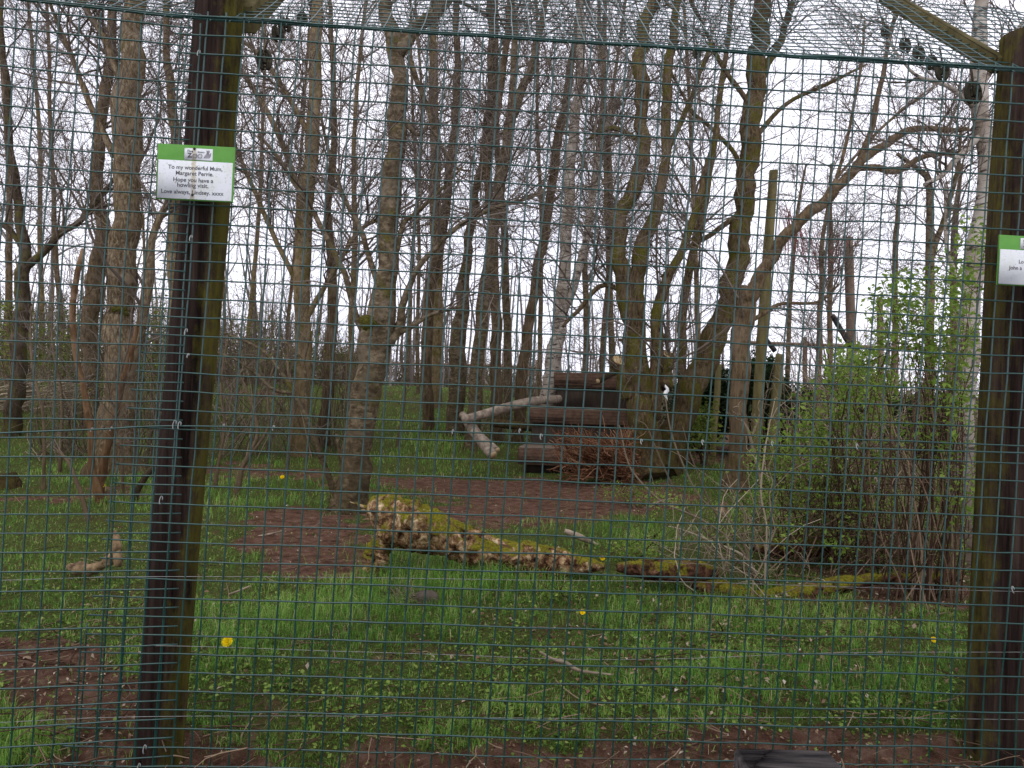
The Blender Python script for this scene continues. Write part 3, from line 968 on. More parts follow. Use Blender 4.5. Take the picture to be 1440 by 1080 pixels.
tree('ivy_stem_tree', 'bent orange-barked stem leaning against the thick scaly tree', gd(140, 690) * .97,
     [[(142, 668, 13), (148, 640, 12), (160, 590, 11), (172, 540, 10), (184, 500, 9), (190, 468, 7), (197, 452, 5), (205, 462, 4)]], B_ORANGE, n1=6, L1=.6, n2=20, n3=40, k=8)
tree('dark_trunk_tree', 'dark forked tree at the left edge with a bough reaching right', gd(15, 625),
     [[(14, 628, 26), (22, 560, 24), (28, 470, 22), (32, 400, 20), (34, 340, 16), (20, 250, 12), (8, 120, 9), (0, 0, 7)]], B_DARK,
     limbs=[[(34, 380, 12), (60, 355, 10), (90, 325, 9), (120, 305, 7), (160, 250, 5)], [(30, 345, 9), (10, 320, 8), (-30, 300, 6)]], n1=40, L1=2.4, n2=300, n3=900, tmin=.35)
tree('bare_tree', 'dim brown tree standing close behind the curved orange sapling', 17,
     [[(128, 600, 26), (126, 480, 24), (133, 400, 26), (145, 330, 22), (135, 240, 18), (150, 120, 16), (160, 0, 12)]], B_BROWN, n1=36, n2=240, n3=700, L1=2.6)
tree('bare_tree', 'pale slim tree partly hidden behind the lettered plaque', 15,
     [[(262, 618, 22), (250, 500, 20), (246, 400, 19), (245, 300, 18), (247, 200, 16), (240, 130, 13), (234, 60, 10), (236, 0, 9)]], B_TAN, n1=30, n2=200, n3=600)
tree('dead_leaf_tree', 'tall tree with withered reddish leaves, first right of the left post', 14,
     [[(424, 615, 26), (426, 500, 25), (425, 380, 25), (430, 280, 24), (440, 190, 21), (443, 100, 20), (446, 0, 16)]], B_TAN,
     n1=60, n2=620, n3=2200, L1=2.8, leaf=(LEAFB, 1500, .05, 'withered_leaves'),
     limbs=[[(428, 420, 8), (380, 320, 7), (350, 250, 6), (320, 180, 4)], [(432, 300, 9), (400, 210, 8), (360, 130, 7), (310, 60, 5)],
            [(425, 460, 8), (470, 380, 7), (510, 320, 6), (560, 300, 4)], [(440, 200, 8), (390, 110, 7), (345, 60, 5), (300, 30, 3)]])
tree('bare_tree', 'slim brown tree close to the right of the tree with withered leaves', gd(462, 640),
     [[(452, 642, 20), (460, 560, 18), (466, 470, 17), (468, 400, 15), (462, 300, 12), (470, 180, 10), (466, 60, 8), (462, 0, 7)]], B_BROWN, n1=24, n2=160, n3=500)
tree('bare_tree', 'big pale-barked tree with a bright moss clump where its boughs fork', gd(495, 722),
     [[(492, 722, 46), (500, 660, 42), (508, 600, 44), (521, 520, 44), (533, 460, 48), (541, 410, 34), (546, 330, 32), (552, 260, 30), (558, 180, 27),
       (562, 110, 25), (552, 50, 24), (540, 0, 20)]], B_GREY, k=22, amp=.22,
     limbs=[[(560, 75, 22), (580, 45, 20), (610, 20, 18), (640, -10, 15), (680, -60, 10)],
            [(548, 485, 14), (562, 455, 13), (572, 410, 9), (590, 375, 8), (625, 335, 7), (680, 298, 6), (740, 280, 5), (772, 262, 3, .2)],
            [(520, 485, 12), (500, 440, 10), (478, 370, 8), (440, 300, 7), (400, 235, 6), (365, 190, 4)],
            [(545, 470, 10), (575, 462, 8), (600, 445, 6), (650, 430, 4)], [(550, 400, 7), (565, 320, 7), (585, 300, 6), (612, 275, 5), (650, 235, 3)],
            [(560, 160, 8), (590, 190, 6), (612, 150, 0.5)], [(575, 80, 8), (600, 150, 7), (618, 200, 6), (640, 235, 4), (662, 240, 3)],
            [(540, 430, 9), (510, 330, 7), (490, 290, 6), (470, 240, 5), (450, 160, 4)]],
     moss=[(527, 455, 34, 26), (538, 464, 22, 20), (520, 466, 16, 26)], n1=50, n2=520, n3=1800, L1=2.3, tmin=.45)
tree('bare_tree', 'straight olive-mossed trunk right behind the pale tree with the moss clump', gd(613, 612),
     [[(613, 612, 22), (612, 500, 20), (614, 400, 20), (613, 300, 18), (611, 180, 15), (609, 80, 13), (611, 0, 12)]], B_TAN, n1=26, n2=180, n3=500, tmin=.4)
tree('bare_tree', 'slender trunk twin-stemmed high up beside the straight olive-mossed trunk', 17.5,
     [[(602, 590, 18), (600, 480, 18), (606, 400, 16), (622, 330, 15), (632, 240, 13), (641, 160, 12), (643, 70, 10), (641, 0, 9)]], B_BROWN, n1=26, n2=180, n3=500)
tree('bare_tree', 'smooth grey trunk whose foot stands beside the fallen birch poles', gd(638, 632),
     [[(636, 632, 30), (642, 560, 26), (645, 480, 25), (652, 400, 18), (658, 350, 14), (665, 290, 13), (678, 230, 13), (688, 150, 12), (692, 60, 11), (690, 0, 10)]], B_GREY, n1=34, n2=240, n3=700, tmin=.35)
tree('bare_tree', 'bent trunk with a yellow-lichened fork high up, right of the smooth grey trunk', 15.5,
     [[(666, 600, 22), (672, 500, 20), (682, 410, 19), (692, 340, 18), (702, 265, 18), (713, 200, 18), (724, 150, 16), (745, 100, 12), (760, 40, 10), (768, 0, 8)],
      [(715, 190, 12), (722, 100, 10), (724, 40, 9), (720, 0, 7)]], B_GREY, n1=38, n2=260, n3=800, tmin=.4)
tree('bare_tree', 'dark brown upright trunk between the forked lichened trunk and the birch', 16.5,
     [[(698, 590, 18), (698, 500, 17), (696, 400, 15), (690, 300, 13), (686, 230, 12), (700, 150, 10), (712, 60, 9), (716, 0, 8)]], B_BROWN, n1=28, n2=200, n3=600)
tree('bare_tree', 'slightly leaning trunk close to the left of the white birch', 17,
     [[(730, 590, 18), (736, 510, 16), (747, 440, 15), (757, 370, 14), (768, 320, 14), (781, 220, 14), (796, 140, 13), (808, 60, 10), (818, 0, 8)]], B_BROWN, n1=30, n2=210, n3=650)
tree('silver_birch', 'white-barked birch with dark bands rising behind the timber platform', 15.5,
     [[(772, 560, 26), (778, 510, 24), (788, 450, 20), (794, 370, 18), (799, 290, 17), (804, 210, 16), (811, 150, 15), (817, 80, 13), (816, 0, 11)],
      [(788, 450, 14), (804, 410, 13), (820, 355, 12), (834, 275, 11), (847, 205, 11), (867, 142, 9), (887, 105, 7), (905, 60, 5)]], B_BIRCH,
     n1=34, n2=260, n3=800, tmin=.35)
tree('mossy_tree', 'twisting moss-covered tree with several stems just right of the timber platform', gd(905, 672),
     [[(908, 672, 56), (904, 600, 46), (896, 530, 34), (888, 455, 30), (878, 400, 30), (869, 350, 25), (873, 300, 24), (898, 250, 22), (905, 190, 20), (900, 110, 20), (902, 60, 19), (918, 0, 18)],
      [(903, 560, 28), (898, 460, 22), (896, 400, 24), (903, 345, 22), (925, 290, 18), (937, 210, 15), (937, 130, 15), (945, 60, 13), (952, 0, 12)],
      [(915, 590, 26), (924, 500, 20), (925, 430, 17), (945, 380, 14), (968, 330, 12), (990, 250, 9), (1010, 180, 6)]], B_BROWNM, k=18, amp=.24,
     limbs=[[(886, 560, 26), (878, 530, 24), (872, 508, 22)], [(932, 545, 24), (938, 520, 18), (940, 500, 16)], [(900, 430, 9), (850, 400, 7), (810, 440, 6), (790, 460, 4)],
            [(905, 200, 8), (860, 180, 7), (830, 195, 5)], [(940, 210, 9), (975, 130, 7), (1000, 60, 5)]],
     n1=50, n2=480, n3=1600, L1=2.3, leaf=(LEAFM, 900, .03, 'young_leaves'), tmin=.3)
tree('leaning_tree', 'thick trunk leaning right from the mossy tree and then rising straight to the top', gd(925, 668) * 1.02,
     [[(925, 668, 58), (945, 620, 44), (968, 560, 40), (995, 500, 38), (1018, 440, 34), (1034, 380, 32), (1042, 320, 30), (1050, 250, 29), (1056, 190, 29), (1062, 110, 28), (1068, 50, 27), (1072, 0, 26)]],
     B_BROWNM, k=18, amp=.18,
     limbs=[[(1046, 255, 8), (1032, 215, 7), (1002, 182, 6), (976, 160, 6), (958, 130, 4), (940, 90, 3)], [(1064, 120, 14), (1080, 90, 12), (1100, 50, 10), (1115, 0, 8)],
            [(1050, 210, 8), (1100, 150, 6), (1160, 120, 5), (1220, 90, 3)], [(1040, 300, 8), (1000, 330, 7), (965, 350, 6), (930, 390, 5)],
            [(1058, 150, 8), (1020, 100, 7), (990, 40, 5), (970, 0, 4)]],
     n1=46, n2=480, n3=1600, L1=2.3, tmin=.45)
tree('bare_tree', 'upright rough trunk with a long bough curving far out to the right', gd(1035, 690),
     [[(1033, 690, 32), (1038, 600, 28), (1040, 520, 27), (1046, 450, 30), (1053, 405, 27)]], B_BROWN, k=16, amp=.18,
     limbs=[[(1050, 425, 24), (1066, 395, 20), (1086, 360, 17), (1106, 330, 16), (1135, 302, 16), (1167, 276, 15), (1190, 250, 14), (1222, 218, 12), (1262, 192, 11), (1290, 180, 9), (1325, 183, 8), (1362, 182, 6)],
            [(1192, 250, 8), (1215, 212, 9), (1228, 170, 8), (1238, 120, 7), (1250, 60, 6), (1262, 0, 5)],
            [(1205, 236, 9), (1235, 236, 10), (1262, 240, 10), (1300, 220, 7), (1350, 215, 5)], [(1050, 455, 7), (1075, 440, 6), (1100, 427, 5), (1150, 425, 4), (1180, 400, 3)],
            [(1170, 275, 6), (1190, 200, 5), (1210, 100, 4), (1216, 30, 3)], [(1150, 290, 5), (1185, 240, 4), (1240, 180, 4), (1300, 130, 3)]],
     n1=20, n2=420, n3=1400, L1=1.7, tmin=.75)
tree('silver_birch', 'pale birch with black knots rising right beside the right post', gd(1345, 800),
     [[(1350, 800, 34), (1352, 700, 30), (1358, 560, 28), (1364, 450, 27), (1372, 360, 27), (1384, 280, 25), (1388, 220, 25), (1378, 150, 24), (1376, 80, 22), (1382, 0, 20)]], B_BIRCH,
     k=18, limbs=[[(1378, 190, 10), (1340, 230, 8), (1320, 250, 7), (1298, 260, 5)], [(1372, 150, 9), (1330, 120, 6), (1280, 100, 4), (1240, 40, 3)],
                  [(1380, 120, 8), (1420, 60, 6), (1450, 10, 4)], [(1366, 420, 9), (1340, 380, 7), (1330, 330, 5), (1330, 260, 4)]], n1=20, n2=200, n3=700, L1=1.5, tmin=.5)
tree('bare_tree', 'small pale forked tree left of the knotted birch, above the leafy shrubs', 12,
     [[(1306, 640, 14), (1307, 500, 14), (1308, 400, 13), (1308, 330, 12), (1306, 255, 10), (1288, 236, 7), (1262, 216, 5)],
      [(1310, 360, 9), (1330, 300, 8), (1346, 240, 6), (1352, 180, 4)]], B_GREY, n1=22, n2=160, n3=500, L1=1.3, tmin=.4)
tree('bare_tree', 'thin grey stem standing between the two tall poles on the right', 15,
     [[(1143, 640, 12), (1150, 560, 10), (1152, 480, 9), (1155, 400, 8), (1157, 330, 6), (1172, 260, 4)]], B_TWIG, n1=16, n2=120, n3=360, L1=1.2)
tree('bare_tree', 'slim mossy-barked trunk immediately left of the leaning thick trunk, further back', 19,
     [[(962, 600, 15), (958, 500, 14), (965, 400, 13), (984, 320, 12), (1000, 230, 10), (1012, 140, 9), (1030, 0, 7)]], B_BROWNM, n1=26, n2=180, n3=500, leaf=(LEAFM, 700, .035, 'young_leaves'))

# understorey saplings on the left
tree('bare_sapling', 'thin Y-shaped brown sapling in the grass just right of the left post', gd(332, 703),
     [[(330, 703, 8), (338, 665, 8), (350, 640, 7), (362, 612, 6), (358, 580, 5), (348, 552, 4), (330, 510, 3)],
      [(348, 645, 6), (372, 612, 5), (379, 588, 4), (376, 550, 3), (390, 500, 2.5)]], B_TWIG, n1=7, L1=.45, n2=22, n3=40, k=7, base_px=1)
tree('bare_sapling', 'leaning forked sapling reaching left from the foot of the pale mossy-forked tree', gd(478, 705) * .98,
     [[(473, 706, 10), (462, 670, 9), (444, 622, 9), (428, 580, 8), (414, 553, 7), (396, 525, 6), (372, 495, 5), (340, 478, 4), (306, 466, 3)],
      [(414, 553, 6), (385, 548, 5), (362, 527, 5), (335, 508, 4), (305, 495, 3)],
      [(470, 690, 7), (480, 665, 6), (478, 640, 5), (473, 610, 4)], [(432, 590, 5), (430, 540, 4), (427, 512, 5), (410, 490, 4), (393, 474, 3)],
      [(427, 512, 4), (432, 490, 3.5), (438, 465, 2.5)]], B_GREY, n1=12, L1=.5, n2=36, n3=60, k=8)
tree('bare_sapling', 'short dark leaning stem poking out left of the left post near the ground', gd(187, 706),
     [[(184, 706, 8), (196, 684, 9), (210, 664, 10), (228, 646, 8), (240, 630, 5)]], B_DARK, n1=3, L1=.3, n2=8, n3=10, k=8)
tree('bare_sapling', 'thin tilted brown stem in the grass left of the curved orange sapling', gd(128, 735),
     [[(128, 735, 6), (112, 690, 6), (96, 650, 5), (75, 628, 3)]], B_TWIG, n1=4, L1=.4, n2=10, n3=16, k=7)
tree('dry_sapling', 'pale dead forked stick upright in front of the upright rough trunk', gd(1068, 720),
     [[(1066, 722, 6), (1070, 680, 5), (1060, 640, 4), (1052, 605, 5), (1042, 590, 3)], [(1058, 612, 4), (1066, 590, 3), (1074, 560, 2)]], PALECANE, n1=5, L1=.3, n2=12, n3=16, k=7, twig=PALECANE)

# trees farther back, each one its own; described by the nearer things they stand between
LM = [(-30, 'the left edge'), (32, 'the dark tree'), (172, 'the scaly tree'), (275, 'the left post'), (428, 'the withered-leaf tree'), (533, 'the moss-clump tree'),
      (613, 'the olive trunk'), (650, 'the smooth grey trunk'), (740, 'the leaning trunk'), (790, 'the white birch'), (893, 'the mossy tree'),
      (1020, 'the thick trunk'), (1080, 'the tall pole'), (1195, 'the short pole'), (1310, 'the forked tree'), (1375, 'the knotted birch'), (1480, 'the right edge')]
FAR = sorted([60, 88, 205, 318, 345, 400, 492, 572, 588, 715, 760, 822, 845, 862, 984, 1105, 1168, 1255, 1340, 1430, 12, -60, 1490])
cnt = {}
for x in FAR:
    j = max(i for i, l in enumerate(LM) if l[0] <= x) if x > -30 else 0
    cnt.setdefault(j, []).append(x)
ORD = ['first', 'second', 'third', 'fourth', 'fifth', 'sixth', 'seventh']
for j, xs in cnt.items():
    for i, x in enumerate(xs):
        right = x > 940
        d = random.uniform(19, 34); w = random.uniform(6, 11) * 24 / d; ln_ = random.uniform(-28, 40)
        yb = 540 + (x - 720) * .026 + 1.5 / d * F
        st = [(x, yb, w), (x + ln_ * .1, 480, w * .95), (x + ln_ * .35 + random.uniform(-6, 6), 330, w * .85), (x + ln_ * .7 + random.uniform(-8, 8), 170, w * .7), (x + ln_ + random.uniform(-8, 8), 0, w * .55)]
        if x > 1100: st = st[:3] + [(st[3][0], 230, w * .4)]
        tone, mt = random.choice([('grey', B_GREY), ('brown', B_BROWN), ('tan', B_TAN), ('brown', B_BROWN)])
        nx_ = LM[min(j + 1, len(LM) - 1)][1]
        lab = f'slim {tone} far tree, {ORD[i]} right of {LM[j][1]}, before {nx_}'
        small = x > 1100
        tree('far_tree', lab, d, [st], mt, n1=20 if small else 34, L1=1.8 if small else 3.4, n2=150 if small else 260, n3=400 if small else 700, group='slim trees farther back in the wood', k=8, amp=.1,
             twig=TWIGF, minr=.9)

# ------------------------------------------------------------------ far woodland (one mass)
def far_wood():
    mb = MB()
    # thin stems
    n = 420; d = rng.uniform(32, 75, n); x = rng.uniform(-1.0, 1.0, n) * d * .85
    S = np.stack([x, d, height(x, d) - .1], 1); H = rng.uniform(4, 10, n) * np.where(x / d > .25, .55, 1)
    P = grow(S, np.tile([0, 0, 1.0], (n, 1)), H, 8, .06, .15); R = rng.uniform(.04, .12, n)[:, None] * np.linspace(1, .25, 8)[None]
    mb.tubes(P, R, 5)
    p, dr, r = sample(P, R, 1500, .1, 1); P2 = grow(p, side(dr, rng.uniform(.5, 1.4, 1500)), rng.uniform(1, 3.2, 1500), 6, .2, .06)
    R2 = rng.uniform(.012, .026, 1500)[:, None] * np.linspace(1, .5, 6)[None]; mb.tubes(P2, R2, 3)
    p, dr, r = sample(P2, R2, 4500, .1, 1); P3 = grow(p, side(dr, rng.uniform(.5, 1.2, 4500)), rng.uniform(.4, 1.3, 4500), 4, .25, .03)
    mb.tubes(P3, rng.uniform(.008, .013, 4500)[:, None] * np.ones((1, 4)), 3)
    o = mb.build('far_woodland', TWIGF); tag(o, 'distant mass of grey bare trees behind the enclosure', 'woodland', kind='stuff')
    # low scrub, twigs then leaves, thicker on the left
    mb = MB(); lb = MB()
    for (x0, x1, d0, d1, hh, cnt_, lf, mat) in ((-38, -8.5, 24, 38, 4.3, 2000, 46000, 0), (-16, -6, 27, 38, 2.3, 700, 7000, 0), (-10, 4, 36, 50, 2.0, 900, 5000, 0), (3, 12, 26, 40, 2.2, 900, 4500, 0), (9, 40, 24, 40, 2.4, 1600, 6000, 0)):
        xx = rng.uniform(x0, x1, cnt_); yy = rng.uniform(d0, d1, cnt_)
        S = np.stack([xx, yy, height(xx, yy)], 1); D = np.stack([rng.normal(size=cnt_) * .5, rng.normal(size=cnt_) * .5, np.ones(cnt_)], 1)
        P = grow(S, D, hh * rng.uniform(.4, 1.15, cnt_), 7, .22, .0); mb.tubes(P, rng.uniform(.008, .02, cnt_)[:, None] * np.linspace(1, .5, 7)[None], 3)
        R = np.ones(P.shape[:2]) * .01
        m2 = cnt_ * 3; p, dr, r = sample(P, R, m2, .1, 1); Q = grow(p, side(dr, rng.uniform(.4, 1.2, m2)), rng.uniform(.3, 1.0, m2), 4, .3, .0)
        mb.tubes(Q, rng.uniform(.006, .011, m2)[:, None] * np.ones((1, 4)), 3)
        cl = snoise(P[:, 3, 0], P[:, 3, 1], 4, 200)
        c, _, _ = sample(Q, np.ones(Q.shape[:2]), lf, 0, 1); c = c + rng.normal(size=c.shape) * .12
        kk = snoise(c[:, 0] + c[:, 2], c[:, 1], 2.2, 201) > -.15; c = c[kk]
        lb.leaves(c, rng.uniform(.05, .12, len(c)), .2)
    o = mb.build('undergrowth_twigs', CANED); tag(o, 'tangled leafless undergrowth beneath the far trees', 'undergrowth', kind='stuff')
    o = lb.build('undergrowth_leaves', LEAFM); tag(o, 'dull green scrub leaves beneath the far trees', 'undergrowth', kind='stuff')


far_wood()


# ------------------------------------------------------------------ shrubs
def shrub(name, label, base, d, blobs_, stems=(), leafn=900, ls=.035, mat=LEAFG, stemmat=CANE, cat='shrub', canes=0, cr=(0, 0, 0, 0), group=None, dd=.5, twigr=.004, dark=None):
    b = at(*base, d); b[2] = 0
    root = empty(name, b, label, cat, group)
    tot = sum(q[4] for q in blobs_) or 1
    C = []; mb = MB(); S = []; E = []
    for (cx, cy, rx, ry, wt) in blobs_:
        m = int(leafn * wt / tot / 12) + 1
        for _ in range(m):
            a = random.uniform(0, 6.283); r = math.sqrt(random.random())
            c = at(cx + rx * r * math.cos(a), cy + ry * r * math.sin(a), d + random.uniform(-dd, dd)); C.append(c)
        for _ in range(max(2, m // 6)):
            c = C[-random.randint(1, m)]; E.append(c)
    if C:
        C = np.array(C); cs = np.repeat(C, 12, 0) + rng.normal(size=(len(C) * 12, 3)) * ls * 1.25
        cs[:, 2] = np.maximum(cs[:, 2], .03)
        tone = np.repeat(np.clip(.45 + .25 * rng.normal(size=len(C)), 0, 1), 12) * .7 + .3 * rng.random(len(cs))
        lb = MB(); lb.leaves(cs, ls * rng.uniform(.4, 1.5, len(cs)), .6, a=tone); lb.build('foliage', mat, root)
        E = np.array(E); n = len(E); S = np.tile(b, (n, 1)) + rng.normal(size=(n, 3)) * np.array([.12, .12, 0])
        t = np.linspace(0, 1, 8)[None, :, None]
        P = S[:, None] * (1 - t) + E[:, None] * t
        P = P + np.sin(t * math.pi) * rng.normal(size=(n, 1, 3)) * .12 + rng.normal(size=P.shape) * .012 * np.sin(t * math.pi)
        P[:, 1:4, 2] += .06 * np.linalg.norm(E - S, axis=1)[:, None]
        mb.tubes(P, rng.uniform(twigr, twigr * 2, n)[:, None] * np.linspace(1, .3, 8)[None], 5)
        p, dr, r = sample(P, np.ones(P.shape[:2]) * twigr, n * 5, .3, 1)
        Q = grow(p, side(dr, rng.uniform(.4, 1.1, n * 5)), rng.uniform(.08, .35, n * 5), 4, .25, .03); mb.tubes(Q, np.full((n * 5, 4), .0022), 3)
    if canes:
        x0, y0, x1, y1 = cr
        S = np.array([at(random.uniform(x0, x1), base[1], d + random.uniform(-dd, dd)) for _ in range(canes)]); S[:, 2] = 0
        E = np.array([at(random.uniform(x0, x1), y0 + (y1 - y0) * random.random() ** .8, d + random.uniform(-dd, dd)) for _ in range(canes)])
        t = np.linspace(0, 1, 9)[None, :, None]; P = S[:, None] * (1 - t) + E[:, None] * t
        P = P + np.sin(t * math.pi) * rng.normal(size=(canes, 1, 3)) * .16 + rng.normal(size=P.shape) * .014
        P[..., 2] = np.maximum(P[..., 2], -.02)
        mb.tubes(P, rng.uniform(twigr * .7, twigr * 1.8, canes)[:, None] * np.linspace(1, .4, 9)[None], 5)
        k_ = canes * 4; p, dr, r = sample(P, np.ones(P.shape[:2]), k_, .1, 1)
        Q = grow(p, side(dr, rng.uniform(.4, 1.4, k_)), rng.uniform(.1, .5, k_), 5, .25, -.03); Q[..., 2] = np.maximum(Q[..., 2], 0)
        mb.tubes(Q, rng.uniform(.0018, .0035, k_)[:, None] * np.ones((1, 5)), 3)
    if mb.n: mb.build('stems', stemmat, root)
    for s in stems:
        w = stem_world(s, d, 5, False); m_ = MB(); m_.tube(w[:, :3], w[:, 3], 6); m_.build('cane', stemmat, root)
    return root


shrub('leafy_shrub', 'tallest bright green shrub, growing beside the right post below its plaque', (1310, 850), 5.6,
      [(1345, 400, 30, 40, 1.2), (1330, 470, 45, 40, 1.6), (1262, 410, 30, 35, 1), (1280, 470, 40, 40, 1.2), (1340, 540, 30, 50, 1.2), (1250, 520, 50, 40, 1), (1320, 600, 40, 50, .8), (1345, 680, 24, 60, .8), (1375, 340, 16, 30, .35)],
      leafn=3300, ls=.046, canes=26, cr=(1230, 400, 1360, 700), dd=.4)
shrub('leafy_shrub', 'wide fresh green shrub in front of the short brown pole', (1190, 800), 6.6,
      [(1160, 590, 60, 40, 1.2), (1210, 560, 50, 50, 1), (1130, 640, 45, 35, 1), (1190, 520, 30, 30, .6), (1230, 620, 50, 50, .8), (1180, 690, 50, 40, .7), (1240, 450, 14, 30, .3), (1213, 500, 25, 30, .4)],
      leafn=3000, ls=.05, canes=20, cr=(1110, 520, 1250, 760), dd=.5)
shrub('leafy_shrub', 'low spreading green sapling left of the wide green shrub', (1125, 800), 6.6,
      [(1095, 655, 40, 24, 1.4), (1140, 690, 40, 26, 1), (1060, 700, 36, 18, .8), (1020, 740, 30, 14, .4), (1085, 610, 20, 16, .4), (1135, 740, 40, 20, .5), (1160, 650, 30, 22, .6)], leafn=1500, ls=.035, dd=.3)
shrub('bramble_thicket', 'dense brown bramble thicket at the foot of the right post', (1270, 850), 6.4,
      [(1320, 860, 24, 14, .6), (1300, 900, 26, 14, .4), (1180, 770, 20, 12, .5), (1240, 840, 20, 10, .4), (1340, 780, 20, 30, .5), (1230, 720, 60, 40, .8), (1120, 750, 50, 20, .5)], leafn=1000, ls=.042,
      canes=62, cr=(1060, 620, 1380, 850), dd=.5)
shrub('bramble_thicket', 'brown bramble tangle farther back, behind the split mossy log', (1160, 760), 7.6, [(1120, 700, 60, 20, .5)], leafn=420, ls=.034,
      canes=80, cr=(1040, 590, 1340, 760), dd=.9)
for lb_, bs_, d_, bl_, n_ in (
        ('green budding thorn bush by the left edge behind the dark forked tree', (20, 600), 19, [(-10, 470, 60, 60, 1), (50, 490, 50, 50, 1)], 2300),
        ('green budding bush seen between the dark forked tree and the thick scaly tree', (100, 600), 18.5, [(95, 490, 45, 60, 1), (135, 540, 30, 30, .4)], 1900),
        ('green budding bush glimpsed just left of the left post', (220, 600), 18, [(215, 480, 28, 60, 1), (240, 550, 24, 40, .6)], 1300),
        ('low green bush glimpsed just right of the left post', (315, 600), 17, [(310, 590, 24, 22, 1)], 500)):
    shrub('budding_shrub', lb_, bs_, d_, bl_, leafn=n_, ls=.07, mat=LEAFM, stemmat=CANED, canes=30, cr=(bs_[0] - 40, 430, bs_[0] + 40, 580), dd=1.2, twigr=.008)
for nm_, lb_, bs_, d_, cr_, cn_ in (
        ('twiggy_shrub', 'brown leafless bush between the left post and the withered-leaf tree', (380, 620), 14, (290, 390, 470, 560), 80),
        ('twiggy_shrub', 'leafless brown bush between the slim brown tree and the moss-clump tree', (480, 615), 15, (440, 430, 520, 580), 60),
        ('twiggy_shrub', 'low leafless bush behind the curved orange sapling', (100, 650), 13.5, (40, 470, 150, 640), 80),
        ('twiggy_shrub', 'leafless bush between the thick scaly tree and the left post', (225, 660), 12.5, (190, 400, 270, 640), 80),
        ('twiggy_shrub', 'leafless bush growing behind the trunks left of the timber platform', (720, 590), 17, (650, 450, 780, 570), 60)):
    shrub(nm_, lb_, bs_, d_, [(sum(cr_[0::2]) / 2, sum(cr_[1::2]) / 2 + 20, (cr_[2] - cr_[0]) / 2, 60, 1)], leafn=260, ls=.04, mat=LEAFM, canes=cn_, cr=cr_, stemmat=CANED, dd=.8, twigr=.006)
for lb_, x_, yb_, tx_, ty_ in (('thin bare whip left of the Y-shaped sapling', 300, 690, 322, 470), ('thin bare whip right of the Y-shaped sapling', 402, 668, 412, 440),
                               ('thin bare whip between the two leftmost saplings by the left edge', 62, 690, 44, 430), ('thin whip just right of the moss-clump tree', 556, 640, 574, 430),
                               ('thin whip rising before the stick pile at left', 84, 665, 76, 400), ('thin whip left of the dark leaning stem', 172, 700, 150, 480)):
    tree('bare_sapling', lb_, gd(x_, yb_), [[(x_, yb_, 5), (x_ + (tx_ - x_) * .4 + 6, yb_ + (ty_ - yb_) * .4, 4.5), (x_ + (tx_ - x_) * .7 - 5, yb_ + (ty_ - yb_) * .7, 3.5), (tx_, ty_, 2)]], B_TWIG, n1=12, L1=.6, n2=50, n3=90, k=7)
shrub('dry_shrub', 'pale twiggy dry shrub behind the fresh green shrubs', (1180, 620), 12.5, [], leafn=0, canes=170, cr=(1080, 430, 1310, 600), stemmat=PALECANE, dd=1.2, twigr=.006)
root = shrub('dry_cane_clump', 'clump of pale arching dead canes above the split mossy log', (1065, 830), 5.9, [(930, 710, 30, 16, 1), (905, 760, 30, 20, .8)], leafn=260, ls=.025,
             canes=24, cr=(960, 640, 1080, 800), stemmat=PALECANE, dd=.35,
             stems=[[(1068, 826, 3.7), (1040, 770, 3.1), (985, 730, 3.1), (930, 705, 2.8), (893, 668, 2.5), (880, 640, 2.2), (873, 605, 1.9), (868, 595, 1.2)],
                    [(1066, 828, 3.7), (1030, 780, 3.1), (990, 745, 3.1), (955, 700, 2.5), (935, 660, 2.5), (918, 620, 2.2), (908, 598, 1.9), (893, 590, 1.6)],
                    [(1070, 824, 3.1), (1052, 780, 3.1), (1030, 735, 2.5), (985, 700, 2.5), (955, 640, 2.5), (942, 600, 2.2), (936, 560, 1.6)],
                    [(1064, 820, 3.1), (1035, 760, 2.5), (1005, 720, 2.5), (975, 650, 1.9), (960, 600, 1.2)],
                    [(1074, 880, 3.1), (1076, 800, 3.1), (1078, 740, 2.5), (1070, 690, 2.5), (1078, 620, 1.9), (1090, 560, 1.2)],
                    [(1066, 822, 3.1), (1048, 770, 2.5), (1046, 720, 2.5), (1030, 690, 1.9), (1020, 660, 1.2)],
                    [(1056, 880, 4.3), (1054, 850, 4.3), (1057, 825, 3.7)], [(1072, 826, 3.1), (1050, 785, 3.1), (1010, 765, 2.5), (960, 745, 1.9), (940, 740, 1.2)]])
shrub('weed_clump', 'small leafy nettle clump at the foot of the mossy many-stemmed tree', (885, 712), gd(885, 712), [(880, 690, 40, 10, 1), (910, 700, 36, 12, 1)], leafn=700, ls=.03, dd=.3, cat='weeds')
shrub('weed_clump', 'small leafy sprig in the grass below the middle of the long mossy log', (780, 845), gd(780, 845), [(790, 832, 20, 6, 1), (770, 836, 14, 5, .6)], leafn=220, ls=.02, dd=.12, cat='weeds')
shrub('weed_clump', 'broad-leaved weeds in the grass right of the long mossy log', (890, 790), gd(890, 790), [(900, 770, 40, 12, 1), (870, 778, 20, 8, .6)], leafn=520, ls=.03, dd=.3, cat='weeds')
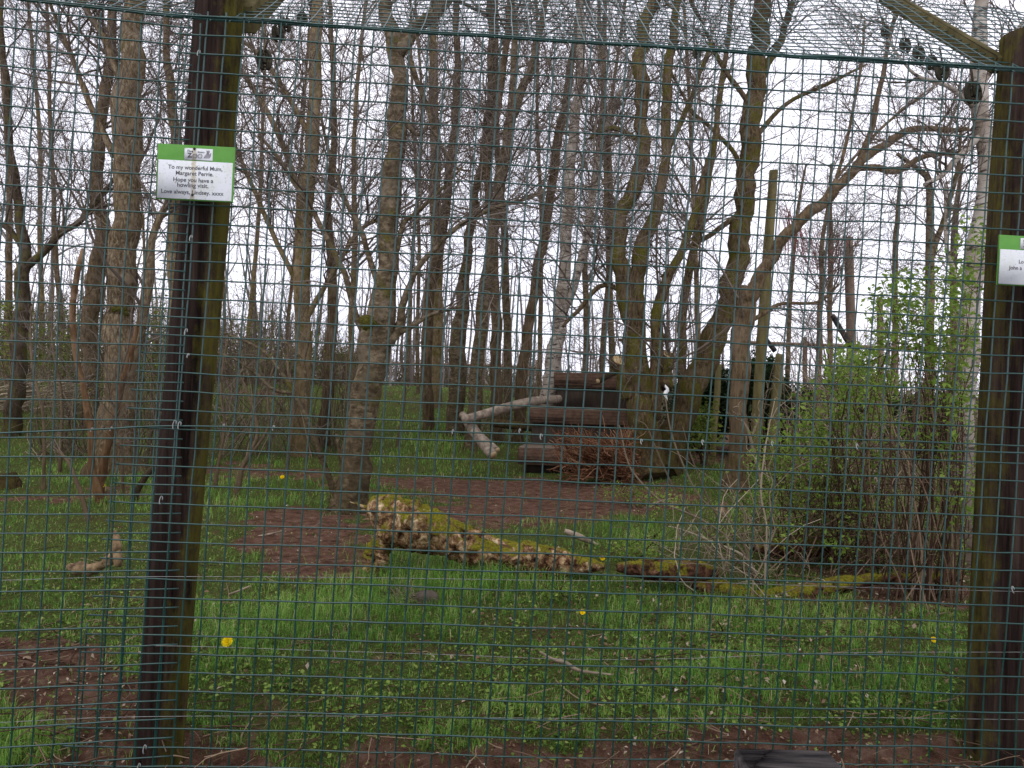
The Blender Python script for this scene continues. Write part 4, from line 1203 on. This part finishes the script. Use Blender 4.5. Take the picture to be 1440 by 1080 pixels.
for (nm, lb_, bs, bl, nn, mt, d_) in (
        ('evergreen_shrub', 'dark evergreen bush filling the gap behind the leaning thick trunk', (985, 622), [(985, 575, 45, 45, 1), (1000, 540, 30, 26, .5)], 5200, LEAFD, 19),
        ('evergreen_shrub', 'dark rounded evergreen right of the upright rough trunk', (1075, 628), [(1075, 580, 40, 48, 1), (1068, 530, 25, 25, .5)], 5200, LEAFD, 18),
        ('evergreen_shrub', 'dark evergreen behind the pale twiggy dry shrub', (1170, 630), [(1150, 585, 60, 40, 1), (1200, 550, 40, 36, .6)], 5600, LEAFD, 18.5),
        ('evergreen_shrub', 'dark evergreen low behind the tall bright green shrub', (1290, 640), [(1280, 600, 70, 38, 1)], 4200, LEAFD, 18),
        ('holly_bush', 'small speckled green bush in front of the dark evergreen by the leaning trunk', (985, 640), [(983, 600, 16, 30, 1)], 420, LEAFM, 15),
        ('evergreen_shrub', 'small dark clipped bush far off between the slim brown and moss-clump trees', (490, 545), [(486, 518, 18, 14, 1)], 2200, LEAFD, 40)):
    shrub(nm, lb_, bs, d_, bl, leafn=nn * 2, ls=.10 if d_ < 30 else .18, mat=mt, dd=1.3, twigr=.01)

# ------------------------------------------------------------------ poles, rail fence and red net at the back
def pole(label, pts, d, mat, cat='pole', name='wooden_pole'):
    w = stem_world(pts, d, 6, False); w[0, 2] = -.05
    mb = MB(); w = resample(w, 30); mb.rough_tube(w[:, :3], w[:, 3], 14, .04, 8, random.random() * 9, az=.2)
    o = mb.build(name, mat, None, w[0, :3]); return tag(o, label, cat)


pole('tall mossy wooden pole with a flat sawn top, right of the leaning thick trunk', [(1062, 625, 15), (1070, 500, 15), (1078, 380, 14), (1088, 240, 12)], 15.5, POLE)
pole('shorter brown wooden pole with a sawn top above the green shrubs', [(1200, 620, 14), (1197, 480, 13), (1193, 334, 12)], 16, POLEB)
pole('short mossy post with a broken branch leaning on its head', [(1084, 622, 14), (1091, 560, 14), (1097, 498, 12)], 16.5, POLE, 'post', 'wooden_post')
pole('short mossy post in front of the dark evergreen by the leaning trunk', [(1003, 622, 9), (1008, 560, 9), (1011, 512, 8)], 16.6, POLE, 'post', 'wooden_post')
pole('weathered pole with a pale top left of the tallest green shrub', [(1238, 620, 10), (1238, 500, 9), (1237, 418, 8)], 17, POLEB)
for lb_, pts in (('charred broken branch tilted against the short brown pole', [(1170, 443, 7), (1184, 466, 8), (1200, 492, 9)]),
                 ('charred broken branch lying on the head of the short mossy post', [(1066, 456, 5), (1078, 478, 6), (1090, 494, 7)])):
    w = stem_world(pts, 15.8, 6, False); mb = MB(); w = resample(w, 16); mb.rough_tube(w[:, :3], w[:, 3], 10, .22, 14, 4)
    tag(mb.build('charred_branch', TAR, None, w[0, :3]), lb_, 'branch')
rf = empty('rail_fence', at(1130, 600, 21) * np.array([1, 1, 0]), 'low wooden rail fence crossing behind the poles on the right', 'fence')
for y in (484,):
    w = stem_world([(870, 478, 5), (1000, 480, 5), (1150, 485, 5), (1340, 492, 5)], 21, 8, False); mb = MB(); mb.tube(w[:, :3], w[:, 3] * .9, 6); mb.build('rail', POLEB, rf)
for x in (905, 1030, 1132, 1260, 1335):
    w = stem_world([(x, 620, 7), (x, 474, 7)], 21, 8, False); w[0, 2] = -.05; mb = MB(); mb.tube(w[:, :3], w[:, 3], 8); mb.build('fence_post', POLEB, rf)
# far rail fence behind the middle trees
rf = empty('rail_fence', at(560, 540, 38) * np.array([1, 1, 0]), 'faint rail fence far behind the middle trees', 'fence')
w = stem_world([(470, 508, 4), (560, 511, 4), (640, 513, 4), (760, 517, 4)], 38, 8, False); mb = MB(); mb.tube(w[:, :3], w[:, 3], 6); mb.build('rail', POLEB, rf)
for x in (480, 530, 580, 640, 700, 755):
    w = stem_world([(x, 583, 5), (x, 506, 5)], 38, 4, False); mb = MB(); mb.tube(w[:, :3], w[:, 3], 6); mb.build('fence_post', POLEB, rf)
mb = MB()
for _ in range(34):
    x0 = random.uniform(1094, 1150); x1 = x0 + random.uniform(20, 70); y0 = 288 + (x0 - 1094) * 1.0 * random.uniform(.5, 1.1); sag = random.uniform(15, 70)
    pts = [(x0, y0, 1.2), ((x0 + x1) / 2 - 4, (y0 + 340) / 2 + sag, 1.2), (x1, 335 + random.uniform(-12, 25), 1.2)]
    w = stem_world(pts, 15.6 + random.uniform(-.15, .15), 6, False); w[:, 3] = .005; mb.tube(w[:, :3], w[:, 3], 4)
for _ in range(14):
    x0 = random.uniform(1096, 1112); y0 = random.uniform(288, 310)
    w = stem_world([(x0, y0, 1), (x0 + random.uniform(-4, 6), y0 + 30, 1), (x0 + random.uniform(-8, 12), y0 + random.uniform(50, 80), 1)], 15.6, 6, False); w[:, 3] = .005; mb.tube(w[:, :3], w[:, 3], 4)
tag(mb.build('rope_net', NETM, None, at(1130, 340, 15.6)), 'tattered reddish net hanging between the two tall poles', 'net')
# little blue thing between the shrubs
bp = at(1310, 640, 17.4)
r_ = empty('blue_container', (bp[0], bp[1], 0), 'small upright blue container glimpsed through the brambles left of the knotted birch', 'container')
zt_ = at(1310, 605, 17.4)[2]; zb_ = 0.0
mb = MB(); zz = np.array([zb_, .03, zt_ * .5, zt_ * .9, zt_]); mb.tube(np.stack([np.full(5, bp[0]), np.full(5, bp[1]), zz], 1), np.array([.06, .065, .062, .065, .045]), 14); mb.build('body', BLUE, r_)
mb = MB(); mb.tube([(bp[0], bp[1], zt_ + .004), (bp[0], bp[1], zt_ + .10)], .045, 12); mb.build('cap', DARKP, r_)


# ------------------------------------------------------------------ timber platform, brush, logs
rotz = math.radians(-9)
RZ = np.array([[math.cos(rotz), -math.sin(rotz), 0], [math.sin(rotz), math.cos(rotz), 0], [0, 0, 1]])


def pbox(mb, x0, x1, y0, y1, d, dep, bev=.012, zfloor=None):
    a = at(x0, y0, d); b = at(x1, y0, d); cpt = at((x0 + x1) / 2, y1, d)
    zt = (a[2] + b[2]) / 2; zb = cpt[2] if zfloor is None else zfloor
    c = np.array([(a[0] + b[0]) / 2, d, (zt + zb) / 2]) + RZ @ np.array([0, dep / 2, 0])
    mb.box(c, (abs(b[0] - a[0]), dep, zt - zb), RZ, bev)


pf = empty('sleeping_platform', at(820, 660, 12.9) * np.array([1, 1, 0]), 'stepped dark timber platform in the middle, behind the brown brush', 'platform')
d0 = gd(790, 668)
mb = MB(); pbox(mb, 727, 868, 633, 656, d0, .95); mb.build('step', BEAM, pf)
mb = MB(); pbox(mb, 729, 866, 630.5, 633, d0 + .02, .9, .004); mb.build('step_top', BOARDT, pf)
mb = MB(); pbox(mb, 739, 860, 656.4, 668, d0 + .12, .7, .005, -.04); mb.build('step_base', BOARDD, pf)
mb = MB(); pbox(mb, 744, 884, 577, 597, d0 + .95, 1.3); mb.build('beam', BEAM, pf)
mb = MB(); pbox(mb, 747, 882, 597.4, 650, d0 + 1.02, 1.1, .005, -.04); mb.build('wall', BOARDD, pf)
mb = MB(); pbox(mb, 745, 884, 574.5, 577, d0 + .97, 1.25, .004); mb.build('deck', BOARDT, pf)
mb = MB(); pbox(mb, 779, 930, 525, 546, d0 + 1.75, 1.1); mb.build('beam', BEAM, pf)
mb = MB(); pbox(mb, 783, 926, 546.4, 574, d0 + 1.82, .95, .005); mb.build('wall', BOARDD, pf)


def log(name, label, pts, d, mat, k=12, amp=.12, fs=9, cat='log', group=None, n=26, ends=None):
    w = stem_world(pts, d, 6, False); w = resample(w, n); mb = MB()
    mb.rough_tube(w[:, :3], w[:, 3], k, amp, fs, random.uniform(0, 60))
    root = empty(name, w[0, :3], label, cat, group)
    mb.build('wood', mat, root)
    if ends:
        for e in ends:
            a = w[0] if e == 0 else w[-1]; b = w[1] if e == 0 else w[-2]
            dr = a[:3] - b[:3]; dr /= np.linalg.norm(dr); mb = MB(); mb.tube([a[:3] - dr * .01, a[:3] + dr * .006], a[3] * .86, 14); mb.build('cut_end', CUTWOOD, root)
    return root


log('fallen_pole', 'long birch pole resting from the smooth grey trunk up onto the platform', [(652, 590, 12, -.3), (690, 580, 13), (740, 566, 13), (786, 561, 11, .9)], 12.6, POLEP, ends=[1])
log('fallen_pole', 'stout cut birch pole slanting down to the grass beside the smooth grey trunk', [(650, 582, 10, .4), (668, 608, 16, .1), (693, 640, 15, -.3)], 12.3, POLEP, ends=[1])
log('fallen_pole', 'thinner cut pole lying just right of the stout slanting birch pole', [(664, 600, 8, .4), (682, 618, 9, .1), (699, 633, 9, -.2)], 12.4, POLEP, ends=[1])
log('cut_branch', 'short branch with an orange cut end leaning over the platform top', [(841, 536, 8, -.2), (856, 528, 8), (870, 521, 7)], 13.4, B_GREY, ends=[0])
log('fallen_log', 'dark mossy log lying in grass between the pale tree and the olive trunk', [(524, 616, 12), (560, 610, 11), (605, 599, 7)], gd(560, 620), B_BROWNM)
log('fallen_log', 'low mossy log lying behind the slanting birch poles', [(690, 594, 12), (740, 600, 12), (785, 606, 12)], 14.2, B_BROWNM)
# cut knobs of the mossy tree
for px_, py_, w_, lb_ in ((872, 508, 22, 0), (940, 500, 16, 0)):
    c = at(px_, py_ - 1, gd(905, 672)); r = w_ / 2 / F * gd(905, 672)
    for o in bpy.data.objects:
        if o.name.startswith('mossy_tree'):
            mb = MB(); mb.tube([c, c + np.array([.004, -.012, .016])], r, 14); mb.build('cut_end', CUTWOOD, o)

dl = gd(600, 806)
w = stem_world([(517, 716, 20), (530, 718, 44), (560, 732, 64), (600, 748, 56, -.02), (650, 764, 46), (700, 776, 40), (750, 785, 42), (790, 790, 34), (822, 794, 22), (850, 797, 8)], dl, 6, False)
w = resample(w, 170); w[:, 3] *= 1.0
ml = empty('mossy_log', (w[80, 0], w[80, 1], 0), 'long rotten moss-covered log across the middle, its left end propped up on a stub', 'log')
mb = MB(); mb.rough_tube(w[:, :3], w[:, 3], 64, .30, 5.5, 3.3, rid=.32); mb.build('rotten_wood', ROT, ml)
for pts, sd in (([(545, 748, 24), (532, 775, 30), (524, 804, 26)], 1), ([(590, 728, 10), (582, 716, 22), (575, 706, 16)], 5), ([(535, 712, 16), (548, 704, 24), (565, 708, 14)], 9),
                ([(728, 796, 20), (737, 808, 18), (741, 816, 12)], 4), ([(756, 795, 20), (760, 808, 20), (768, 816, 10)], 8), ([(618, 727, 12), (650, 742, 12), (720, 772, 12), (765, 783, 7)], 12)):
    v = stem_world(pts, dl - .03, 6, False); v = resample(v, 40); mb = MB(); mb.rough_tube(v[:, :3], v[:, 3], 28, .5, 12, sd, rid=.5); mb.build('broken_stub', ROT, ml)
# flakes of rotten wood and tufts of moss on the log
for i in range(16):
    a = at(522 + random.uniform(-4, 30), 716 + random.uniform(-10, 16), dl - .05 + random.uniform(-.06, .1)); ln2 = random.uniform(.06, .17)
    e = a + ln2 * np.array([-.95 + random.uniform(-.1, .5), random.uniform(-.3, .3), random.uniform(-.25, .45)])
    mb = MB(); mb.rough_tube(np.linspace(a + (a - e) * .5, e, 9), np.array([.02, .024, .024, .022, .02, .017, .013, .008, .003]) * random.uniform(.6, 1.1), 8, .4, 25, i); mb.build('splinter', LOGTAN if i % 3 else ROT, ml)
p, dr, r = sample(w[None, :, :3], w[None, :, 3], 900, 0, .92)
v = nrm(rng.normal(size=(900, 3)) + np.array([0, -.6, .7])); cp = p + v * r[:, None] * 1.02

dl = gd(980, 832)
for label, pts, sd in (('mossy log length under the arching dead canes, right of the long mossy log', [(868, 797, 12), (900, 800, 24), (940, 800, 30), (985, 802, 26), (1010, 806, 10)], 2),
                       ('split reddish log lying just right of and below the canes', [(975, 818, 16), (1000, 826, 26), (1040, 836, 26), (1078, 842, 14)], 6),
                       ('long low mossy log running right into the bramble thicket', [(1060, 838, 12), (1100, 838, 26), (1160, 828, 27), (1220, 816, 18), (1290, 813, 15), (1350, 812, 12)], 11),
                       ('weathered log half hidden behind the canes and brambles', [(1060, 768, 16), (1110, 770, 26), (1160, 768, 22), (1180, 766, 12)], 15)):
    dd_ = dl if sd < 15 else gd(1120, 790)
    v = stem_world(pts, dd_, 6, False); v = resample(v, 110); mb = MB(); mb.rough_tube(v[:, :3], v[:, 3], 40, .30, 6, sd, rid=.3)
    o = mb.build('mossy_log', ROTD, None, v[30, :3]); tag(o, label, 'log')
dl = gd(120, 812)
r_ = log('driftwood_log', 'bare tan L-shaped piece of wood on the grass at left', [(96, 797, 6, .1), (106, 799, 15), (122, 801, 15), (142, 796, 13), (156, 786, 13), (165, 772, 14), (164, 757, 11), (160, 746, 6)], dl, LOGTAN, 24, .55, 17, n=60)
v = stem_world([(164, 775, 9), (167, 786, 12), (166, 796, 9)], dl - .03, 5, False); mb = MB(); mb.rough_tube(v[:, :3], v[:, 3], 10, .2, 12, 3); mb.build('stub', LOGTAN, r_)
for lb_, pts, dd_ in (('grey stick lying above the right end of the long mossy log', [(794, 746, 6), (808, 752, 9), (822, 758, 8), (842, 767, 4)], gd(818, 768)),
                      ('long pale stick lying in the near grass right of centre', [(759, 916, 3), (775, 926, 4), (795, 932, 6), (815, 943, 5), (862, 949, 3)], gd(810, 952)),
                      ('thin pale stick on the grass between the left post and the red soil patch', [(355, 756, 3), (375, 752, 3), (400, 746, 2)], gd(380, 756)),
                      ('thin stick just right of the left post on the near grass', [(322, 836, 3), (338, 830, 3), (352, 824, 2)], gd(338, 836))):
    v = stem_world(pts, dd_, 5, False); v = resample(v, 20); mb = MB(); mb.rough_tube(v[:, :3], v[:, 3], 8, .2, 20, 5)
    tag(mb.build('stick', STICK, None, v[0, :3]), lb_, 'stick')
c = at(600, 842, gd(600, 850)); mb = MB(); zz = np.linspace(-1, 1, 9)
mb.rough_tube(np.array([[c[0], c[1], c[2] + z * .055] for z in zz]), .078 * np.sqrt(np.maximum(.03, 1 - zz ** 4)), 14, .2, 9, 3, 1)
tag(mb.build('stone', STONE, None, c), 'flat-faced grey stone set in the grass below the long mossy log', 'stone')
lb = MB(); cc = at(572, 838, gd(572, 845)); n = 120
P = grow(np.tile(cc * np.array([1, 1, 0]), (n, 1)) + rng.normal(size=(n, 3)) * np.array([.06, .05, 0]), rng.normal(size=(n, 3)) * .5 + np.array([0, 0, .7]), rng.uniform(.06, .15, n), 5, .25, -.15)
lb.tubes(P, np.full((n, 5), .0018), 3); tag(lb.build('dry_grass_tuft', PALECANE, None, cc * np.array([1, 1, 0])), 'tuft of straw-coloured dead grass beside the grey stone', 'grass tuft')
# stump at far left and pale stub by the canes
c = at(4, 668, gd(4, 686)); tag(log('tree_stump', 'dark low stump at the left edge of the grass', [(6, 688, 44), (5, 676, 38), (4, 666, 32)], gd(4, 686), B_BROWNM, 16, .2, 6, 'stump', n=12))
tag(log('tree_stump', 'small pale broken stump standing among the dead canes', [(1014, 728, 16), (1016, 716, 15), (1021, 706, 8)], gd(1015, 732), LOGTAN, 12, .3, 12, 'stump', n=12))
tag(log('tree_stump', 'small pale split stump right of the upright rough trunk', [(1052, 650, 12), (1056, 640, 12), (1060, 630, 7)], gd(1054, 655), LOGTAN, 12, .3, 12, 'stump', n=12))
# scrap of pale plastic on a cane
c = at(937, 552, 5.9); mb = MB(); t = np.linspace(-1, 1, 9)
mb.rough_tube(np.array([[c[0] + .01 * math.sin(z * 5), c[1], c[2] + z * .06] for z in t]), .016 * (1.15 - np.abs(t)), 8, .9, 60, 2)
tag(mb.build('pale_scrap', WHITEM, None, c), 'fluttering pale scrap caught on a cane beside the mossy many-stemmed tree', 'scrap')

# heap of brown dead conifer brush in front of the platform
cb = at(880, 668, 12.0); cb[2] = 0
br = empty('brush_heap', cb, 'heap of rust-brown dead conifer branches in front of the platform', 'brush')
n = 190
S = np.array([at(random.uniform(845, 900), random.uniform(640, 676), 12.0 + random.uniform(-.3, .4)) for _ in range(n)]); S[:, 2] = np.maximum(S[:, 2], .03)
E = np.array([at(random.uniform(775, 893), 606 + 72 * random.random(), 11.7 + random.uniform(-.4, .5)) for _ in range(n)])
dmx = np.abs(E[:, 0] - S[:, 0]); t = np.linspace(0, 1, 8)[None, :, None]
P = S[:, None] * (1 - t) + E[:, None] * t; P = P + np.sin(t * math.pi) * rng.normal(size=(n, 1, 3)) * .07 + rng.normal(size=P.shape) * .008
P[..., 2] = np.maximum(P[..., 2], .01)
mb = MB(); mb.tubes(P, rng.uniform(.006, .012, n)[:, None] * np.linspace(1, .5, 8)[None], 5)
m2 = 2400; p, dr, r = sample(P, np.ones(P.shape[:2]), m2, .1, 1)
Q = grow(p, side(dr, rng.uniform(.3, 1.0, m2)) + np.array([0, 0, .25]), rng.uniform(.08, .28, m2), 5, .25, .05); Q[..., 2] = np.maximum(Q[..., 2], .01)
mb.tubes(Q, rng.uniform(.004, .007, m2)[:, None] * np.linspace(1, .5, 5)[None], 4)
mb.build('branches', RUSTT, br)
# heap of cut sticks, far left
cb = at(70, 570, 17); cb[2] = 0
br = empty('stick_pile', cb, 'pile of long pale cut sticks behind the dark forked tree at left', 'brush')
mb = MB()
n = 60
S = np.array([at(random.uniform(-60, 70), random.uniform(550, 580), 17 + random.uniform(-.6, .6)) for _ in range(n)]); S[:, 2] = np.maximum(S[:, 2], height(S[:, 0], S[:, 1]) + .04)
D = np.stack([np.ones(n), rng.normal(size=n) * .25, rng.uniform(.08, .42, n)], 1)
P = grow(S, D, rng.uniform(.8, 2.2, n), 7, .07, -.01)
mb.tubes(P, rng.uniform(.008, .02, n)[:, None] * np.linspace(1, .5, 7)[None], 5); mb.build('sticks', PALECANE, br)

# ------------------------------------------------------------------ dandelions
for px_, py_, s, lb_ in ((320, 903, 1.3, 'largest dandelion, in the near grass right of the left post'), (847, 785, .9, 'dandelion beside the right tip of the long mossy log'),
                         (819, 861, .8, 'dandelion in the grass right of the grey stone'), (1313, 900, .8, 'dandelion at the foot of the bramble thicket'),
                         (145, 683, .9, 'dandelion at the foot of the curved orange sapling'), (397, 671, .9, 'distant dandelion right of the Y-shaped sapling')):
    d = gd(px_, py_ + 14 * 3.5 / 4); c = at(px_, py_, d); c[2] = max(c[2], .03)
    r_ = empty('dandelion', (c[0], c[1], 0), lb_, 'flower', 'dandelions in the grass')
    mb = MB(); rad = .024 * s * (1 + .08 * max(0, d - 5))
    for ring, (n, rr, tilt) in enumerate(((18, 1.0, .6), (15, .8, 1.1), (10, .5, 1.9))):
        for i in range(n):
            a = 2 * math.pi * i / n + ring * .3 + random.uniform(-.1, .1); dr = np.array([1, 0, 0]) * math.cos(a) + np.array([0, .62, .78]) * math.sin(a) + np.array([0, -.78, .62]) * (tilt - .3); dr /= np.linalg.norm(dr)
            sd = (np.array([-1, 0, 0]) * math.sin(a) + np.array([0, .62, .78]) * math.cos(a)) * rad * .17
            e = c + dr * rad * rr; q = c + dr * rad * rr * .6
            mb.add([c, q + sd, e + sd * .6, e - sd * .6, q - sd], None, [(0, 1, 4), (1, 2, 3), (1, 3, 4)])
    mb.build('petals', YELLOW, r_, None, False)
    mb = MB(); mb.tube([(c[0] + .005, c[1] + .01, -.01), (c[0], c[1] + .004, c[2] * .6), c - np.array([0, 0, .002])], .0028 * s, 6); mb.build('stalk', WEED, r_)

# ------------------------------------------------------------------ sky, sun, camera
wd = bpy.data.worlds.new('World'); SC.world = wd; wd.use_nodes = True
N = wd.node_tree.nodes; L = wd.node_tree.links; N.clear()
SUN_EL, SUN_AZ = math.radians(52), math.radians(200)
sk = N.new('ShaderNodeTexSky'); sk.sky_type = 'NISHITA'; sk.sun_disc = False; sk.sun_elevation = SUN_EL; sk.sun_rotation = SUN_AZ
sk.dust_density = 4; sk.air_density = 1.2
tc = N.new('ShaderNodeTexCoord'); nz = N.new('ShaderNodeTexNoise'); nz.inputs['Scale'].default_value = 2.2; nz.inputs['Detail'].default_value = 5
L.new(tc.outputs['Generated'], nz.inputs['Vector'])
cl = ramp(N, L, nz.outputs['Fac'], [(.3, (10.8, 11.0, 12.8)), (.7, (14.0, 13.8, 15.2))])
mx = mixc(N, L, .90, sk.outputs[0], cl)
bg = N.new('ShaderNodeBackground'); L.new(mx, bg.inputs[0]); bg.inputs[1].default_value = .10
ow = N.new('ShaderNodeOutputWorld'); L.new(bg.outputs[0], ow.inputs[0])
sl = bpy.data.lights.new('sun', 'SUN'); sl.energy = .7; sl.angle = math.radians(25); sl.color = (1, .96, .9)
so = bpy.data.objects.new('sun', sl); COL.objects.link(so)
dv = Vector((math.sin(SUN_AZ) * math.cos(SUN_EL), math.cos(SUN_AZ) * math.cos(SUN_EL), math.sin(SUN_EL)))
so.rotation_euler = dv.to_track_quat('Z', 'Y').to_euler()

cam = bpy.data.cameras.new('camera'); co = bpy.data.objects.new('camera', cam); COL.objects.link(co)
cam.sensor_fit = 'HORIZONTAL'; cam.sensor_width = 36; cam.lens = F / 1440 * 36
cam.clip_start = .05; cam.clip_end = 3000
Rm = Matrix(((RV[0], UV[0], -FV[0]), (RV[1], UV[1], -FV[1]), (RV[2], UV[2], -FV[2]))).to_4x4()
co.matrix_world = Matrix.Translation(Vector(CAM)) @ Rm
SC.camera = co
SC.view_settings.view_transform = 'Standard'; SC.view_settings.look = 'None'; SC.view_settings.exposure = .2; SC.view_settings.gamma = 1
SC.render.engine = 'CYCLES'
SC.cycles.max_bounces = 6; SC.cycles.diffuse_bounces = 3
